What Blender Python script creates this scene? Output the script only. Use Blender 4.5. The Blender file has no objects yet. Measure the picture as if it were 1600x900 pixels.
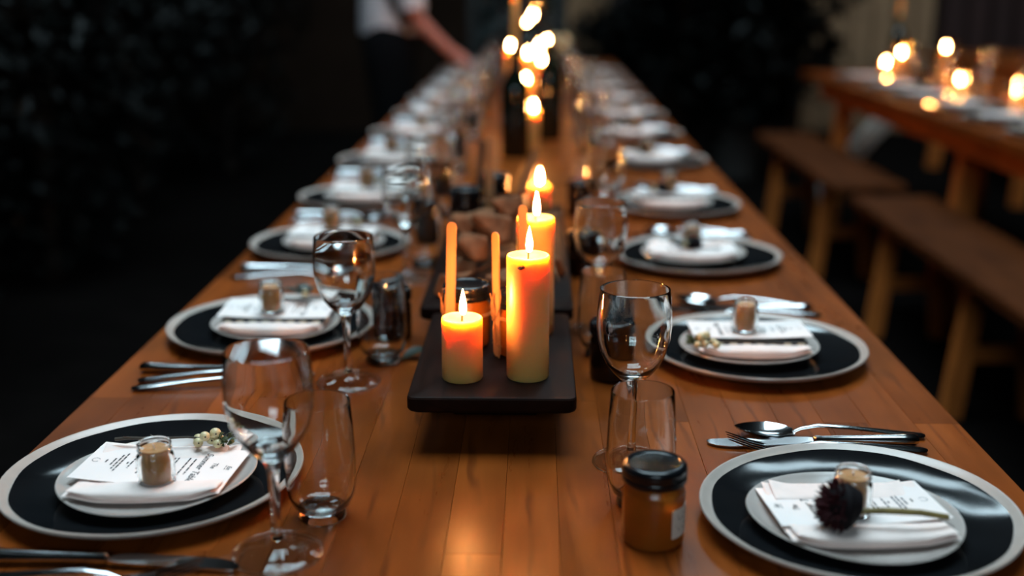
import bpy, bmesh, math, random
from mathutils import Vector, Matrix, Euler

PI = math.pi
sc = bpy.context.scene
col = sc.collection
rnd = random.Random(7)
T = 0.75                                   # height of the table tops

# ------------------------------------------------------------------ camera
cd = bpy.data.cameras.new('camera')
cd.sensor_width = 36.0
cd.lens = 1785.0 / 1600.0 * 36.0
cam = bpy.data.objects.new('camera', cd)
col.objects.link(cam)
cam.location = (0.03, 0.0, T + 0.46)
cam.rotation_euler = (PI / 2 - math.atan(479 / 1785.0), 0, math.atan(39 / math.hypot(1785, 479)))
cd.clip_start = 0.05
cd.clip_end = 100
cd.dof.use_dof = True
cd.dof.focus_distance = 1.12
cd.dof.aperture_fstop = 2.0
sc.camera = cam

# ------------------------------------------------------------------ dusk sky
w = bpy.data.worlds.new('dusk_sky')
sc.world = w
w.use_nodes = True
bg = w.node_tree.nodes['Background']
bg.inputs[0].default_value = (0.66, 0.89, 1.0, 1)
bg.inputs[1].default_value = 11.0
sc.view_settings.view_transform = 'Standard'
sc.view_settings.look = 'None'
sc.view_settings.gamma = 1.0
sc.view_settings.exposure = 0.0
sc.cycles.transparent_max_bounces = 48
sc.cycles.max_bounces = 14
sc.cycles.transmission_bounces = 14
sc.cycles.sample_clamp_indirect = 150.0
sc.cycles.caustics_reflective = False
sc.cycles.caustics_refractive = True

FLAME = 950.0

def portal(loc, rot, sx, sy):
    l = bpy.data.lights.new('sky_portal', 'AREA')
    l.shape = 'RECTANGLE'; l.size = sx; l.size_y = sy
    l.cycles.is_portal = True
    o = bpy.data.objects.new('sky_portal', l)
    o.location = loc; o.rotation_euler = rot
    col.objects.link(o)

ROOM = (-5.0, 5.2, -3.0, 9.6, 5.4)          # x0 x1 y0 y1 height
ADDED_SKYL = [(-1.7, 1.7, 0.9, 4.0), (-3.9, -3.0, 7.4, 9.3), (1.2, 2.8, 6.6, 9.3)]          # roof openings: overhead one added to light the table, rear ones for plate reflections
DOOR = (-0.53, 0.27, 0.0, 2.1)
for x0, x1, y0, y1 in ADDED_SKYL:
    portal(((x0 + x1) / 2, (y0 + y1) / 2, ROOM[4] + .1), (0, 0, 0), x1 - x0, y1 - y0)

FWIN = (-1.0, 1.0, 2.1, 3.0)                                   # window in the wall behind the camera
portal((0, ROOM[2] - .1, 2.55), (PI / 2, 0, 0), 2.0, 0.9)

# ------------------------------------------------------------------ materials
def newmat(name):
    m = bpy.data.materials.new(name)
    m.use_nodes = True
    nt = m.node_tree
    return m, nt, nt.nodes['Principled BSDF']

def setp(b, **k):
    names = dict(color='Base Color', rough='Roughness', metal='Metallic', spec='Specular IOR Level', trans='Transmission Weight',
                 ior='IOR', sss='Subsurface Weight', sssr='Subsurface Radius', ssss='Subsurface Scale', coat='Coat Weight',
                 coatr='Coat Roughness', sheen='Sheen Weight')
    for a, v in k.items():
        if a == 'color': v = (*v, 1)
        b.inputs[names[a]].default_value = v

def N(nt, t, **k):
    n = nt.nodes.new(t)
    for a, v in k.items(): setattr(n, a, v)
    return n

def ramp(nt, stops):
    r = nt.nodes.new('ShaderNodeValToRGB')
    e = r.color_ramp.elements
    while len(e) > 1: e.remove(e[-1])
    e[0].position, e[0].color = stops[0][0], (*stops[0][1], 1)
    for p, c in stops[1:]:
        x = e.new(p); x.color = (*c, 1)
    return r

def plain(name, color, rough=.5, var=0.0, vscale=30, bump=0.0, bscale=80, **k):
    """principled with a little procedural mottling"""
    m, nt, b = newmat(name)
    setp(b, color=color, rough=rough, **k)
    tc = N(nt, 'ShaderNodeTexCoord')
    nz = N(nt, 'ShaderNodeTexNoise'); nz.inputs['Scale'].default_value = vscale; nz.inputs['Detail'].default_value = 4
    nt.links.new(tc.outputs['Object'], nz.inputs['Vector'])
    if var > 0:
        r = ramp(nt, [(.3, tuple(c * (1 - var) for c in color)), (.7, tuple(min(1, c * (1 + var)) for c in color))])
        nt.links.new(nz.outputs['Fac'], r.inputs[0]); nt.links.new(r.outputs[0], b.inputs['Base Color'])
    if bump > 0:
        n2 = N(nt, 'ShaderNodeTexNoise'); n2.inputs['Scale'].default_value = bscale; n2.inputs['Detail'].default_value = 3
        nt.links.new(tc.outputs['Object'], n2.inputs['Vector'])
        bp = N(nt, 'ShaderNodeBump'); bp.inputs['Strength'].default_value = bump; bp.inputs['Distance'].default_value = .002
        nt.links.new(n2.outputs['Fac'], bp.inputs['Height']); nt.links.new(bp.outputs[0], b.inputs['Normal'])
    return m

def wood(name, light, dark, line, rough=.35, gx=45, gy=3.0, rings=9.0, tint=.35, spec=.5, axis='Y', bump=.08):
    """grain runs along the object's Y (or X / Z) axis; every object gets its own tint and its own cut of the grain"""
    m, nt, b = newmat(name)
    L = nt.links.new
    tc = N(nt, 'ShaderNodeTexCoord'); oi = N(nt, 'ShaderNodeObjectInfo')
    off = N(nt, 'ShaderNodeVectorMath', operation='SCALE')
    cmb = N(nt, 'ShaderNodeCombineXYZ')
    for i, f in enumerate((17.3, 41.7, 29.1)):
        mm = N(nt, 'ShaderNodeMath', operation='MULTIPLY'); mm.inputs[1].default_value = f
        L(oi.outputs['Random'], mm.inputs[0]); L(mm.outputs[0], cmb.inputs[i])
    add = N(nt, 'ShaderNodeVectorMath', operation='ADD')
    L(tc.outputs['Object'], add.inputs[0]); L(cmb.outputs[0], add.inputs[1])
    mp = N(nt, 'ShaderNodeMapping')
    s = {'Y': (gx, gy, gx), 'X': (gy, gx, gx), 'Z': (gx, gx, gy)}[axis]
    mp.inputs['Scale'].default_value = s
    L(add.outputs[0], mp.inputs['Vector'])
    n1 = N(nt, 'ShaderNodeTexNoise'); n1.inputs['Scale'].default_value = 1.6; n1.inputs['Detail'].default_value = 6; n1.inputs['Roughness'].default_value = .62
    L(mp.outputs[0], n1.inputs['Vector'])
    mp2 = N(nt, 'ShaderNodeMapping'); k = rings
    mp2.inputs['Scale'].default_value = {'Y': (k, k * .16, k), 'X': (k * .16, k, k), 'Z': (k, k, k * .16)}[axis]
    L(add.outputs[0], mp2.inputs['Vector'])
    wv = N(nt, 'ShaderNodeTexWave', wave_type='RINGS', rings_direction='SPHERICAL')
    wv.inputs['Scale'].default_value = 2.6; wv.inputs['Distortion'].default_value = 5.0; wv.inputs['Detail'].default_value = 3
    wv.inputs['Detail Scale'].default_value = 1.2
    L(mp2.outputs[0], wv.inputs['Vector'])
    base = ramp(nt, [(.25, dark), (.7, light)])
    L(n1.outputs['Fac'], base.inputs[0])
    lr = ramp(nt, [(0.0, (1, 1, 1)), (.06, (.3, .3, .3)), (.13, (0, 0, 0))])
    L(wv.outputs['Fac'], lr.inputs[0])
    mix = N(nt, 'ShaderNodeMix', data_type='RGBA')
    mulf = N(nt, 'ShaderNodeMath', operation='MULTIPLY'); mulf.inputs[1].default_value = .55
    bl = N(nt, 'ShaderNodeTexNoise'); bl.inputs['Scale'].default_value = 9; bl.inputs['Detail'].default_value = 2
    mb3 = N(nt, 'ShaderNodeMapping'); mb3.inputs['Scale'].default_value = {'Y': (1.6, .7, 1.6), 'X': (.7, 1.6, 1.6), 'Z': (1.6, 1.6, .7)}[axis]
    L(add.outputs[0], mb3.inputs['Vector']); L(mb3.outputs[0], bl.inputs['Vector'])
    msk = N(nt, 'ShaderNodeMapRange'); msk.inputs[1].default_value = .48; msk.inputs[2].default_value = .62
    L(bl.outputs['Fac'], msk.inputs[0])
    m4 = N(nt, 'ShaderNodeMath', operation='MULTIPLY'); L(lr.outputs[0], m4.inputs[0]); L(msk.outputs[0], m4.inputs[1])
    L(m4.outputs[0], mulf.inputs[0]); L(mulf.outputs[0], mix.inputs[0])
    L(base.outputs[0], mix.inputs[6]); mix.inputs[7].default_value = (*line, 1)
    hsv = N(nt, 'ShaderNodeHueSaturation')
    mr = N(nt, 'ShaderNodeMapRange'); mr.inputs[3].default_value = 1 - tint; mr.inputs[4].default_value = 1 + tint
    L(oi.outputs['Random'], mr.inputs[0]); blv = N(nt, 'ShaderNodeMapRange'); blv.inputs[1].default_value = .3; blv.inputs[2].default_value = .7; blv.inputs[3].default_value = .72; blv.inputs[4].default_value = 1.25
    L(bl.outputs['Fac'], blv.inputs[0])
    m5 = N(nt, 'ShaderNodeMath', operation='MULTIPLY'); L(mr.outputs[0], m5.inputs[0]); L(blv.outputs[0], m5.inputs[1])
    L(m5.outputs[0], hsv.inputs['Value']); L(mix.outputs[2], hsv.inputs['Color'])
    L(hsv.outputs[0], b.inputs['Base Color'])
    rr = N(nt, 'ShaderNodeMapRange'); rr.inputs[3].default_value = rough - .07; rr.inputs[4].default_value = rough + .1
    L(n1.outputs['Fac'], rr.inputs[0]); L(rr.outputs[0], b.inputs['Roughness'])
    bp = N(nt, 'ShaderNodeBump'); bp.inputs['Strength'].default_value = bump; bp.inputs['Distance'].default_value = .001
    L(n1.outputs['Fac'], bp.inputs['Height']); L(bp.outputs[0], b.inputs['Normal'])
    setp(b, spec=spec)
    return m

def thin_glass(name, tint=(.97, .98, .98)):
    m, nt, b = newmat(name)
    nt.nodes.remove(b)
    out = nt.nodes['Material Output']
    lw = N(nt, 'ShaderNodeLayerWeight'); lw.inputs['Blend'].default_value = .5
    pw = N(nt, 'ShaderNodeMath', operation='POWER'); pw.inputs[1].default_value = 5
    ma = N(nt, 'ShaderNodeMath', operation='MULTIPLY_ADD'); ma.inputs[1].default_value = .90; ma.inputs[2].default_value = .045
    tr = N(nt, 'ShaderNodeBsdfTransparent'); tr.inputs[0].default_value = (*tint, 1)
    gl = N(nt, 'ShaderNodeBsdfGlossy'); gl.inputs['Roughness'].default_value = .015
    mx = N(nt, 'ShaderNodeMixShader')
    L = nt.links.new
    L(lw.outputs['Facing'], pw.inputs[0]); L(pw.outputs[0], ma.inputs[0]); L(ma.outputs[0], mx.inputs[0])
    L(tr.outputs[0], mx.inputs[1]); L(gl.outputs[0], mx.inputs[2]); L(mx.outputs[0], out.inputs[0])
    return m

M = {}
M['stave'] = wood('laminated_wood', (.215, .049, .0070), (.135, .028, .0042), (.045, .009, .0025), rough=.28, tint=.20, gx=20, gy=2.0, rings=7.0, spec=.12)
M['core'] = plain('table_core', (.12, .045, .016), .6, .2)
M['board'] = wood('dark_board_wood', (.0135, .0048, .0030), (.0065, .0025, .0017), (.003, .0015, .001), rough=.45, tint=.15, gx=60, spec=.06)
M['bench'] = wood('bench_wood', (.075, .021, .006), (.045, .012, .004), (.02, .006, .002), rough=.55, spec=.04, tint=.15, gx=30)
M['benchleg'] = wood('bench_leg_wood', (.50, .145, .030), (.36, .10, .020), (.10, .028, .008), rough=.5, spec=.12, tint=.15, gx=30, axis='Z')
M['stick'] = wood('stick_wood', (.48, .215, .085), (.40, .17, .06), (.28, .11, .04), rough=.6, tint=.08, gx=90, axis='Z', bump=.03)
M['darkstick'] = wood('dark_stick_wood', (.12, .05, .02), (.07, .03, .012), (.03, .01, .005), rough=.6, tint=.08, gx=90, axis='Z')
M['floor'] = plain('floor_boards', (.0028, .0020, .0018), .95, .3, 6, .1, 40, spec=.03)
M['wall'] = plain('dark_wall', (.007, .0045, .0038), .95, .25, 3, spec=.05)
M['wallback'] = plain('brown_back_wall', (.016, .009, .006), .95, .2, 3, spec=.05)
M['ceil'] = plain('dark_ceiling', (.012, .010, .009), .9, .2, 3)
M['canvas'] = plain('beige_canvas', (.30, .175, .095), .9, .12, 5)
M['redcloth'] = plain('dark_red_cloth', (.030, .010, .008), .9, .15, 5)
M['frame'] = plain('black_frame', (.008, .008, .008), .5)
M['cream'] = plain('cream_stoneware', (.42, .35, .31), .28, .06, 40, .03, 60)
M['glaze'] = plain('navy_black_glaze', (.0062, .0068, .0078), .07, .2, 20, .015, 25, spec=.3)
M['greyglaze'] = plain('pale_grey_glaze', (.44, .38, .35), .2, .05, 40)
M['linen'] = plain('white_linen', (.86, .70, .65), .9, .04, 60, .25, 900)
M['paper'] = plain('white_card', (.84, .74, .71), .8, .02, 20)
M['ink'] = plain('black_ink', (.012, .011, .014), .7)
M['band'] = plain('black_band', (.010, .011, .012), .5)
M['banddot'] = plain('cream_dots', (.5, .45, .33), .7)
M['thin'] = thin_glass('thin_clear_glass')
m, nt, b = newmat('solid_clear_glass'); setp(b, color=(.97, .99, .985), rough=.0, trans=1, ior=1.46); M['glass'] = m
M['tan_wax'] = plain('tan_wax', (.46, .20, .062), .45, .05, 30, sss=.3, sssr=(1, .4, .15), ssss=.006)
M['wax'] = plain('honey_wax', (.74, .37, .105), .38, .03, 25, .05, 60, sss=1.0, sssr=(1.0, .58, .27), ssss=.031)
M['wick'] = plain('burnt_wick', (.01, .008, .007), .9)
M['scorch'] = plain('scorched_wax', (.13, .03, .008), .6)
M['steel'] = plain('polished_steel', (.62, .62, .63), .13, .03, 8, metal=1.0)
M['lid'] = plain('black_lacquer_lid', (.005, .0055, .007), .22, .1, 30, .02, 120, spec=.35)
M['honey'] = plain('amber_honey', (.46, .13, .014), .22, .08, 25, trans=.55, ior=1.4, sss=.2, sssr=(1, .4, .1), ssss=.01)
M['jam'] = plain('dark_preserve', (.012, .005, .003), .16, .2, 25, spec=.3)
M['label'] = plain('jar_label', (.62, .58, .52), .7, .03, 30)
M['bottle'] = plain('dark_bottle_glass', (.004, .006, .004), .06, .2, 15)
M['twine'] = plain('jute_twine', (.30, .13, .04), .9, .2, 300)
M['bread'] = plain('brown_bread', (.17, .078, .040), .95, .45, 45, .8, 140, spec=.1)
M['crust'] = plain('bread_crust', (.14, .06, .03), .8, .35, 60, .6, 150)
M['berry'] = plain('snowberry', (.62, .52, .30), .35, .08, 60, sss=.15, sssr=(1, .7, .4), ssss=.003)
M['berrydot'] = plain('berry_tip', (.06, .035, .015), .8)
M['stem'] = plain('dark_stem', (.035, .022, .012), .7, .2, 60)
M['olive'] = plain('olive_stem', (.17, .115, .025), .6, .25, 90)
M['green'] = plain('sprig_green', (.045, .06, .018), .6, .3, 80)
M['darkleaf'] = plain('dark_leaf', (.012, .019, .011), .45, .3, 30)
M['maroon'] = plain('maroon_petals', (.035, .003, .005), .7, .3, 60, spec=.2)
M['blackflower'] = plain('near_black_petals', (.005, .003, .004), .8, .2, 60, spec=.15)
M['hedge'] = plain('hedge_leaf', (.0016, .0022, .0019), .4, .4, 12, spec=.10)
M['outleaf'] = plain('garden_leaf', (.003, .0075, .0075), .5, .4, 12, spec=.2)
M['bark'] = plain('bark', (.02, .013, .009), .9, .3, 20)
M['ground'] = plain('garden_ground', (.0018, .0032, .0032), .95, .3, 5, spec=.05)
M['pot'] = plain('dark_pot', (.02, .017, .015), .7, .2, 15)
M['skin'] = plain('skin', (.36, .13, .10), .5, .05, 20)
M['shirt'] = plain('pale_grey_shirt', (.46, .42, .44), .9, .04, 60)
M['trouser'] = plain('black_trousers', (.0025, .0025, .003), .95, .1, 40, spec=.05)
M['strap'] = plain('dark_strap', (.02, .02, .022), .6)
M['hair'] = plain('dark_hair', (.015, .01, .008), .6)
M['paleplank'] = plain('pale_paint', (.60, .56, .50), .7, .08, 12)
m, nt, b = newmat('flame')
nt.nodes.remove(b)
em = N(nt, 'ShaderNodeEmission'); em.inputs[0].default_value = (1.0, .375, .10, 1); em.inputs[1].default_value = FLAME
nt.links.new(em.outputs[0], nt.nodes['Material Output'].inputs[0]); M['flame'] = m

# ------------------------------------------------------------------ mesh building
class MB:
    def __init__(s): s.v = []; s.f = []
    def add(s, vs, fs):
        o = len(s.v); s.v += [tuple(v) for v in vs]; s.f += [tuple(i + o for i in f) for f in fs]; return s
    def xf(s, mat):
        s.v = [tuple(mat @ Vector(v)) for v in s.v]; return s
    def merge(s, o): return s.add(o.v, o.f)
    def lathe(s, prof, seg=32, c=(0, 0, 0)):
        vs = []; rings = []
        for r, z in prof:
            if r < 1e-7: rings.append([len(vs)]); vs.append((c[0], c[1], c[2] + z))
            else:
                rings.append(list(range(len(vs), len(vs) + seg)))
                vs += [(c[0] + r * math.cos(2 * PI * k / seg), c[1] + r * math.sin(2 * PI * k / seg), c[2] + z) for k in range(seg)]
        fs = []
        for a, b in zip(rings, rings[1:]):
            for k in range(seg):
                k2 = (k + 1) % seg
                if len(a) == 1 and len(b) == 1: continue
                if len(a) == 1: fs.append((a[0], b[k2], b[k]))
                elif len(b) == 1: fs.append((a[k], a[k2], b[0]))
                else: fs.append((a[k], a[k2], b[k2], b[k]))
        return s.add(vs, fs)
    def loft(s, rings, cap=True, close=True):
        n = len(rings[0]); vs = [p for r in rings for p in r]; fs = []
        for i in range(len(rings) - 1):
            for k in range(n if close else n - 1):
                k2 = (k + 1) % n
                fs.append((i * n + k, i * n + k2, (i + 1) * n + k2, (i + 1) * n + k))
        if cap:
            fs.append(tuple(reversed(range(n)))); fs.append(tuple(range((len(rings) - 1) * n, len(rings) * n)))
        return s.add(vs, fs)
    def tube(s, pts, rad, seg=8, flat=1.0, upv=(0, 0, 1)):
        """tube through pts; flat squashes the section along the up direction"""
        pts = [Vector(p) for p in pts]
        if not isinstance(rad, (list, tuple)): rad = [rad] * len(pts)
        rings = []
        for i, p in enumerate(pts):
            d = (pts[min(i + 1, len(pts) - 1)] - pts[max(i - 1, 0)]).normalized()
            u = Vector(upv)
            if abs(d.dot(u)) > .95: u = Vector((1, 0, 0)) if abs(d.x) < .9 else Vector((0, 1, 0))
            a = d.cross(u).normalized(); bb = a.cross(d).normalized()
            r = rad[i]; rw, rh = r if isinstance(r, tuple) else (r, r * flat)
            rings.append([p + a * (rw * math.cos(2 * PI * k / seg)) + bb * (rh * math.sin(2 * PI * k / seg)) for k in range(seg)])
        return s.loft(rings)
    def box(s, x0, x1, y0, y1, z0, z1, b=0.0):
        if b <= 0:
            vs = [(x, y, z) for x in (x0, x1) for y in (y0, y1) for z in (z0, z1)]
            return s.add(vs, [(0, 1, 3, 2), (4, 6, 7, 5), (0, 4, 5, 1), (2, 3, 7, 6), (0, 2, 6, 4), (1, 5, 7, 3)])
        pts = []
        for x, sx in ((x0, 1), (x1, -1)):
            for y, sy in ((y0, 1), (y1, -1)):
                for z, sz in ((z0, 1), (z1, -1)):
                    pts += [(x + sx * b, y + sy * b, z), (x + sx * b, y, z + sz * b), (x, y + sy * b, z + sz * b)]
        return s.hull(pts)
    def hull(s, pts):
        bm = bmesh.new()
        for p in pts: bm.verts.new(p)
        r = bmesh.ops.convex_hull(bm, input=bm.verts)
        bmesh.ops.dissolve_limit(bm, angle_limit=.01, verts=bm.verts, edges=bm.edges)
        bm.verts.index_update()
        used = [v for v in bm.verts if v.link_faces]
        idx = {v: i for i, v in enumerate(used)}
        s.add([tuple(v.co) for v in used], [tuple(idx[v] for v in f.verts) for f in bm.faces])
        bm.free(); return s
    def ball(s, c, r, seg=14, rings=9, sz=1.0):
        prof = [(r * math.sin(PI * i / rings), -r * sz * math.cos(PI * i / rings)) for i in range(rings + 1)]
        prof[0] = (0, -r * sz); prof[-1] = (0, r * sz)
        return s.lathe(prof, seg, c)
    def mesh(s, name, mat, smooth=True, angle=40):
        me = bpy.data.meshes.new(name)
        me.from_pydata(s.v, [], s.f)
        bm = bmesh.new(); bm.from_mesh(me)
        bmesh.ops.recalc_face_normals(bm, faces=bm.faces)
        bm.to_mesh(me); bm.free()
        me.materials.append(M[mat] if isinstance(mat, str) else mat)
        if smooth:
            me.polygons.foreach_set('use_smooth', [True] * len(me.polygons))
            me.set_sharp_from_angle(angle=math.radians(angle))
        me.update()
        return me

def link(name, data, parent=None, loc=(0, 0, 0), rot=(0, 0, 0)):
    o = bpy.data.objects.new(name, data)
    col.objects.link(o)
    o.location = loc; o.rotation_euler = rot
    if parent is not None: o.parent = parent
    return o

def tag(o, label=None, cat=None, group=None, kind=None):
    if label: o['label'] = label
    if cat: o['category'] = cat
    if group: o['group'] = group
    if kind: o['kind'] = kind
    return o

def inst(name, parts, loc, rot, label, cat, group=None):
    """one thing: a mesh, or an Empty with parts [(name, mesh, loc, [sub-parts])] that share mesh data between copies"""
    if not isinstance(rot, (tuple, list, Euler)): rot = (0, 0, rot)
    if isinstance(parts, bpy.types.Mesh):
        return tag(link(name, parts, None, loc, rot), label, cat, group)
    r = link(name, None, None, loc, rot)
    r.empty_display_size = .02
    tag(r, label, cat, group)
    for p in parts:
        o = link(p[0], p[1], r, p[2] if len(p) > 2 else (0, 0, 0))
        if p[0] in ('menu_lines', 'leaf_tuft'): o['kind'] = 'stuff'
        for q in (p[3] if len(p) > 3 else []):
            link(q[0], q[1], o, q[2] if len(q) > 2 else (0, 0, 0))
    return r

def structure(name, mb, mat, parent=None, **k):
    o = link(name, mb.mesh(name, mat, **k), parent)
    if parent is None: o['kind'] = 'structure'
    return o

# ------------------------------------------------------------------ the room
x0, x1, y0, y1, RH = ROOM
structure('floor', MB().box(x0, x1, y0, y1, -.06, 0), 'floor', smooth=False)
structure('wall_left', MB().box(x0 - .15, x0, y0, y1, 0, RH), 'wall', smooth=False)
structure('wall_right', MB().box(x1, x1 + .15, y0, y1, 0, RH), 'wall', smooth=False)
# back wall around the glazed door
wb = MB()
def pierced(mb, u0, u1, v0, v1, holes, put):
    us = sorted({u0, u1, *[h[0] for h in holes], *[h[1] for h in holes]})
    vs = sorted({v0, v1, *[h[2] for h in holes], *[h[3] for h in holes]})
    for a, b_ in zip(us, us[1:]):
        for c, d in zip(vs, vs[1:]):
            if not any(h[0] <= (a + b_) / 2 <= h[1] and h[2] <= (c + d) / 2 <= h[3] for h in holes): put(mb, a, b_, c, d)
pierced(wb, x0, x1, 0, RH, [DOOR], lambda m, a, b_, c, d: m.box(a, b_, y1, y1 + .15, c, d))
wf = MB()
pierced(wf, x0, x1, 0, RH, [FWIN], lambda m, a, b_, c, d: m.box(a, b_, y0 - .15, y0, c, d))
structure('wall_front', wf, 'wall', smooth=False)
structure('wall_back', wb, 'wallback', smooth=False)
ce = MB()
pierced(ce, x0, x1, y0, y1 + .15, ADDED_SKYL, lambda m, a, b_, c, d: m.box(a, b_, c, d, RH, RH + .12))
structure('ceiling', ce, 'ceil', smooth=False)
for i, (a, b_, c, d, yw) in enumerate([(*FWIN, y0 - .07)]):
    f = link('window_%d' % (i + 1), None); f['kind'] = 'structure'; f.location = ((a + b_) / 2, yw, c)
    fm = MB(); h = (b_ - a) / 2; H_ = d - c
    for xx in (-h + .03, h - .03): fm.box(xx - .03, xx + .03, -.04, .04, 0, H_)
    fm.box(-h, h, -.04, .04, 0, .06); fm.box(-h, h, -.04, .04, H_ - .06, H_)
    link('window_frame', fm.mesh('window_frame', 'frame', False), f)
    for k in (1, 2):
        xx = -h + 2 * h * k / 3
        link('mullion', MB().box(xx - .02, xx + .02, -.025, .025, .06, H_ - .06).mesh('mullion', 'frame', False), f)
d = link('door_1', None, None, ((DOOR[0] + DOOR[1]) / 2, y1 + .06, 0)); d['kind'] = 'structure'
h = (DOOR[1] - DOOR[0]) / 2
fm = MB()
for xx in (-h + .03, 0, h - .03): fm.box(xx - .03, xx + .03, -.03, .03, 0, 2.1)
fm.box(-h, h, -.03, .03, 0, .12); fm.box(-h, h, -.03, .03, 2.02, 2.1)
link('door_frame', fm.mesh('door_frame', 'frame', False), d)
for xx in (-h / 2, h / 2):
    link('pane', MB().box(xx - h / 2 + .03, xx + h / 2 - .03, -.003, .003, .12, 2.02).mesh('pane', 'thin', False), d)
structure('wall_sky_blocker', MB().box(-9, 9, 13.0, 13.2, -.06, 4.6), 'ground', smooth=False)  # added dark wall, raised to keep sky light out of the door
structure('ground', MB().box(-9, 9, y1 + .15, 17, -.12, -.06), 'ground', smooth=False)

def drape(name, xa, xb, z1_, mat, label, folds, seed):
    r_ = random.Random(seed); n = folds * 8; rings = []
    for z in (0.02, .5, 1.0, 1.6, z1_):
        row = [(xa + (xb - xa) * k / n, y1 - .07 - .028 * math.cos(2 * PI * folds * k / n + .3 * z) - .01 * math.sin(5 * k / n + z), z) for k in range(n + 1)]
        row += [(p[0], p[1] + .012, p[2]) for p in reversed(row)]
        rings.append(row)
    o = link(name, MB().loft(rings).mesh(name, mat)); tag(o, label, 'curtain', 'curtains along the back wall')
drape('curtain', .28, .62, 2.15, 'canvas', 'narrow beige curtain hanging right beside the glazed door', 3, 1)
drape('curtain', 2.2, 3.22, 2.3, 'canvas', 'wide beige curtain on the back wall beyond the bench-side table', 6, 2)
drape('curtain', 3.26, 4.6, 2.3, 'redcloth', 'dark red-brown curtain on the back wall, rightmost of the curtains', 7, 3)
drape('curtain', 1.40, 1.62, 2.3, 'redcloth', 'thin dark red curtain strip behind the dark potted tree', 2, 4)
drape('curtain', .66, .92, 2.3, 'redcloth', 'dark red curtain strip next to the narrow beige curtain', 2, 5)

# ------------------------------------------------------------------ foliage
def leaf_mesh(name, mat, blobs, n, size, seed, up=.2):
    """thousands of small folded leaves spread over ellipsoids"""
    r = random.Random(seed); mb = MB()
    tot = sum(b[3] * b[4] * b[5] for b in blobs)
    for bx, by, bz, rx, ry, rz in blobs:
        for _ in range(int(n * rx * ry * rz / tot)):
            d_ = Vector((r.gauss(0, 1), r.gauss(0, 1), r.gauss(0, 1))).normalized() * (r.random() ** .4)
            p = Vector((bx + d_.x * rx, by + d_.y * ry, bz + d_.z * rz))
            q = Euler((r.uniform(-.9, .9), r.uniform(-.9, .9), r.uniform(0, 2 * PI))).to_matrix()
            L_ = size * r.uniform(.6, 1.3); W_ = L_ * .24
            pts = [(0, 0, 0), (L_ * .5, W_, L_ * .08), (L_, 0, -L_ * .1), (L_ * .5, -W_, L_ * .08), (L_ * .5, 0, -.02 * L_)]
            mb.add([p + q @ Vector(t) for t in pts], [(0, 4, 1), (4, 2, 1), (0, 3, 4), (4, 3, 2)])
    return mb.mesh(name, mat, False)

def shrub(name, loc, blobs, n, size, seed, label, cat, mat='hedge', group=None, pot=False, trunk_h=1.0):
    r = link(name, None, None, loc); tag(r, label, cat, group)
    o = link('foliage', leaf_mesh('foliage', mat, blobs, n, size, seed), r); o['kind'] = 'stuff'
    rr = random.Random(seed + 50)
    st = MB()
    st.tube([(0, 0, .0 if not pot else .28), (.02, .01, trunk_h * .5), (-.02, .02, trunk_h)], [.035, .03, .018], 8)
    for b_ in blobs:
        st.tube([(0, .01, trunk_h * .45), (b_[0] * .5, b_[1] * .5, (trunk_h * .5 + b_[2]) / 2), (b_[0], b_[1], b_[2])], [.02, .014, .006], 6)
    link('stem', st.mesh('stem', 'bark'), r)
    if pot:
        link('pot', MB().lathe([(0, 0), (.14, 0), (.19, .3), (.2, .34), (.175, .34), (.165, .29), (0, .28)], 28).mesh('pot', 'pot'), r)
    return r

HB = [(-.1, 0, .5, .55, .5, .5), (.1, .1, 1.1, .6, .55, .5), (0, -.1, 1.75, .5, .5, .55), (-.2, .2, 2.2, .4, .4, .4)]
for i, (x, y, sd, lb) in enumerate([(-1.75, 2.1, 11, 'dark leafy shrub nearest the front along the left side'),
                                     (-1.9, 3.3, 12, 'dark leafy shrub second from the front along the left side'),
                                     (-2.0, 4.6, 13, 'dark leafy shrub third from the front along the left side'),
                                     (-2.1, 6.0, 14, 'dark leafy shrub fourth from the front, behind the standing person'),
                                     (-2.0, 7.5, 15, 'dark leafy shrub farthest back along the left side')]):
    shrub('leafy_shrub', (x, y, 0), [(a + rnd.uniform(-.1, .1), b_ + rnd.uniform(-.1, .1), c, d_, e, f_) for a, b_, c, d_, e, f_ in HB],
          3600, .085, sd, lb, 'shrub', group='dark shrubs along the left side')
shrub('potted_tree', (1.32, 7.35, 0), [(0, 0, .75, .62, .5, .45), (-.15, .05, 1.15, .6, .5, .45), (.1, 0, 1.6, .62, .5, .5), (.5, -.1, 1.12, .22, .2, .12), (.42, 0, .86, .2, .2, .16), (0, 0, .5, .4, .4, .25)],
      5200, .12, 21, 'dark potted tree standing between the two dining tables', 'tree', pot=True, trunk_h=1.3)
shrub('potted_plant', (.62, 8.6, 0), [(0, 0, .65, .4, .35, .4), (.15, 0, .9, .4, .3, .25)], 1800, .10, 22,
      'low dark potted plant by the narrow beige curtain', 'plant', pot=True, trunk_h=.7)
shrub('garden_bush', (-.1, 11.3, -.06), [(-.5, 0, .6, .7, .5, .6), (.5, 0, .6, .7, .5, .6), (0, .2, 1.5, 1.0, .5, .7)], 4200, .12, 23,
      'teal-dark garden bush seen through the glazed door', 'bush', 'outleaf', trunk_h=1.2)
shrub('added_garden_tree', (-3.4, 10.9, -.06), [(-.4, -2.4, 6.4, .7, .6, .3), (.5, -1.9, 6.3, .6, .5, .3), (.2, -3.2, 6.5, .5, .4, .25)], 1500, .2, 24,  # trees added out of view; their crowns give leafy edges to plate reflections
      'added unseen tree over the left roof opening, shaping reflections', 'tree', 'outleaf', trunk_h=5.6)
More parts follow.
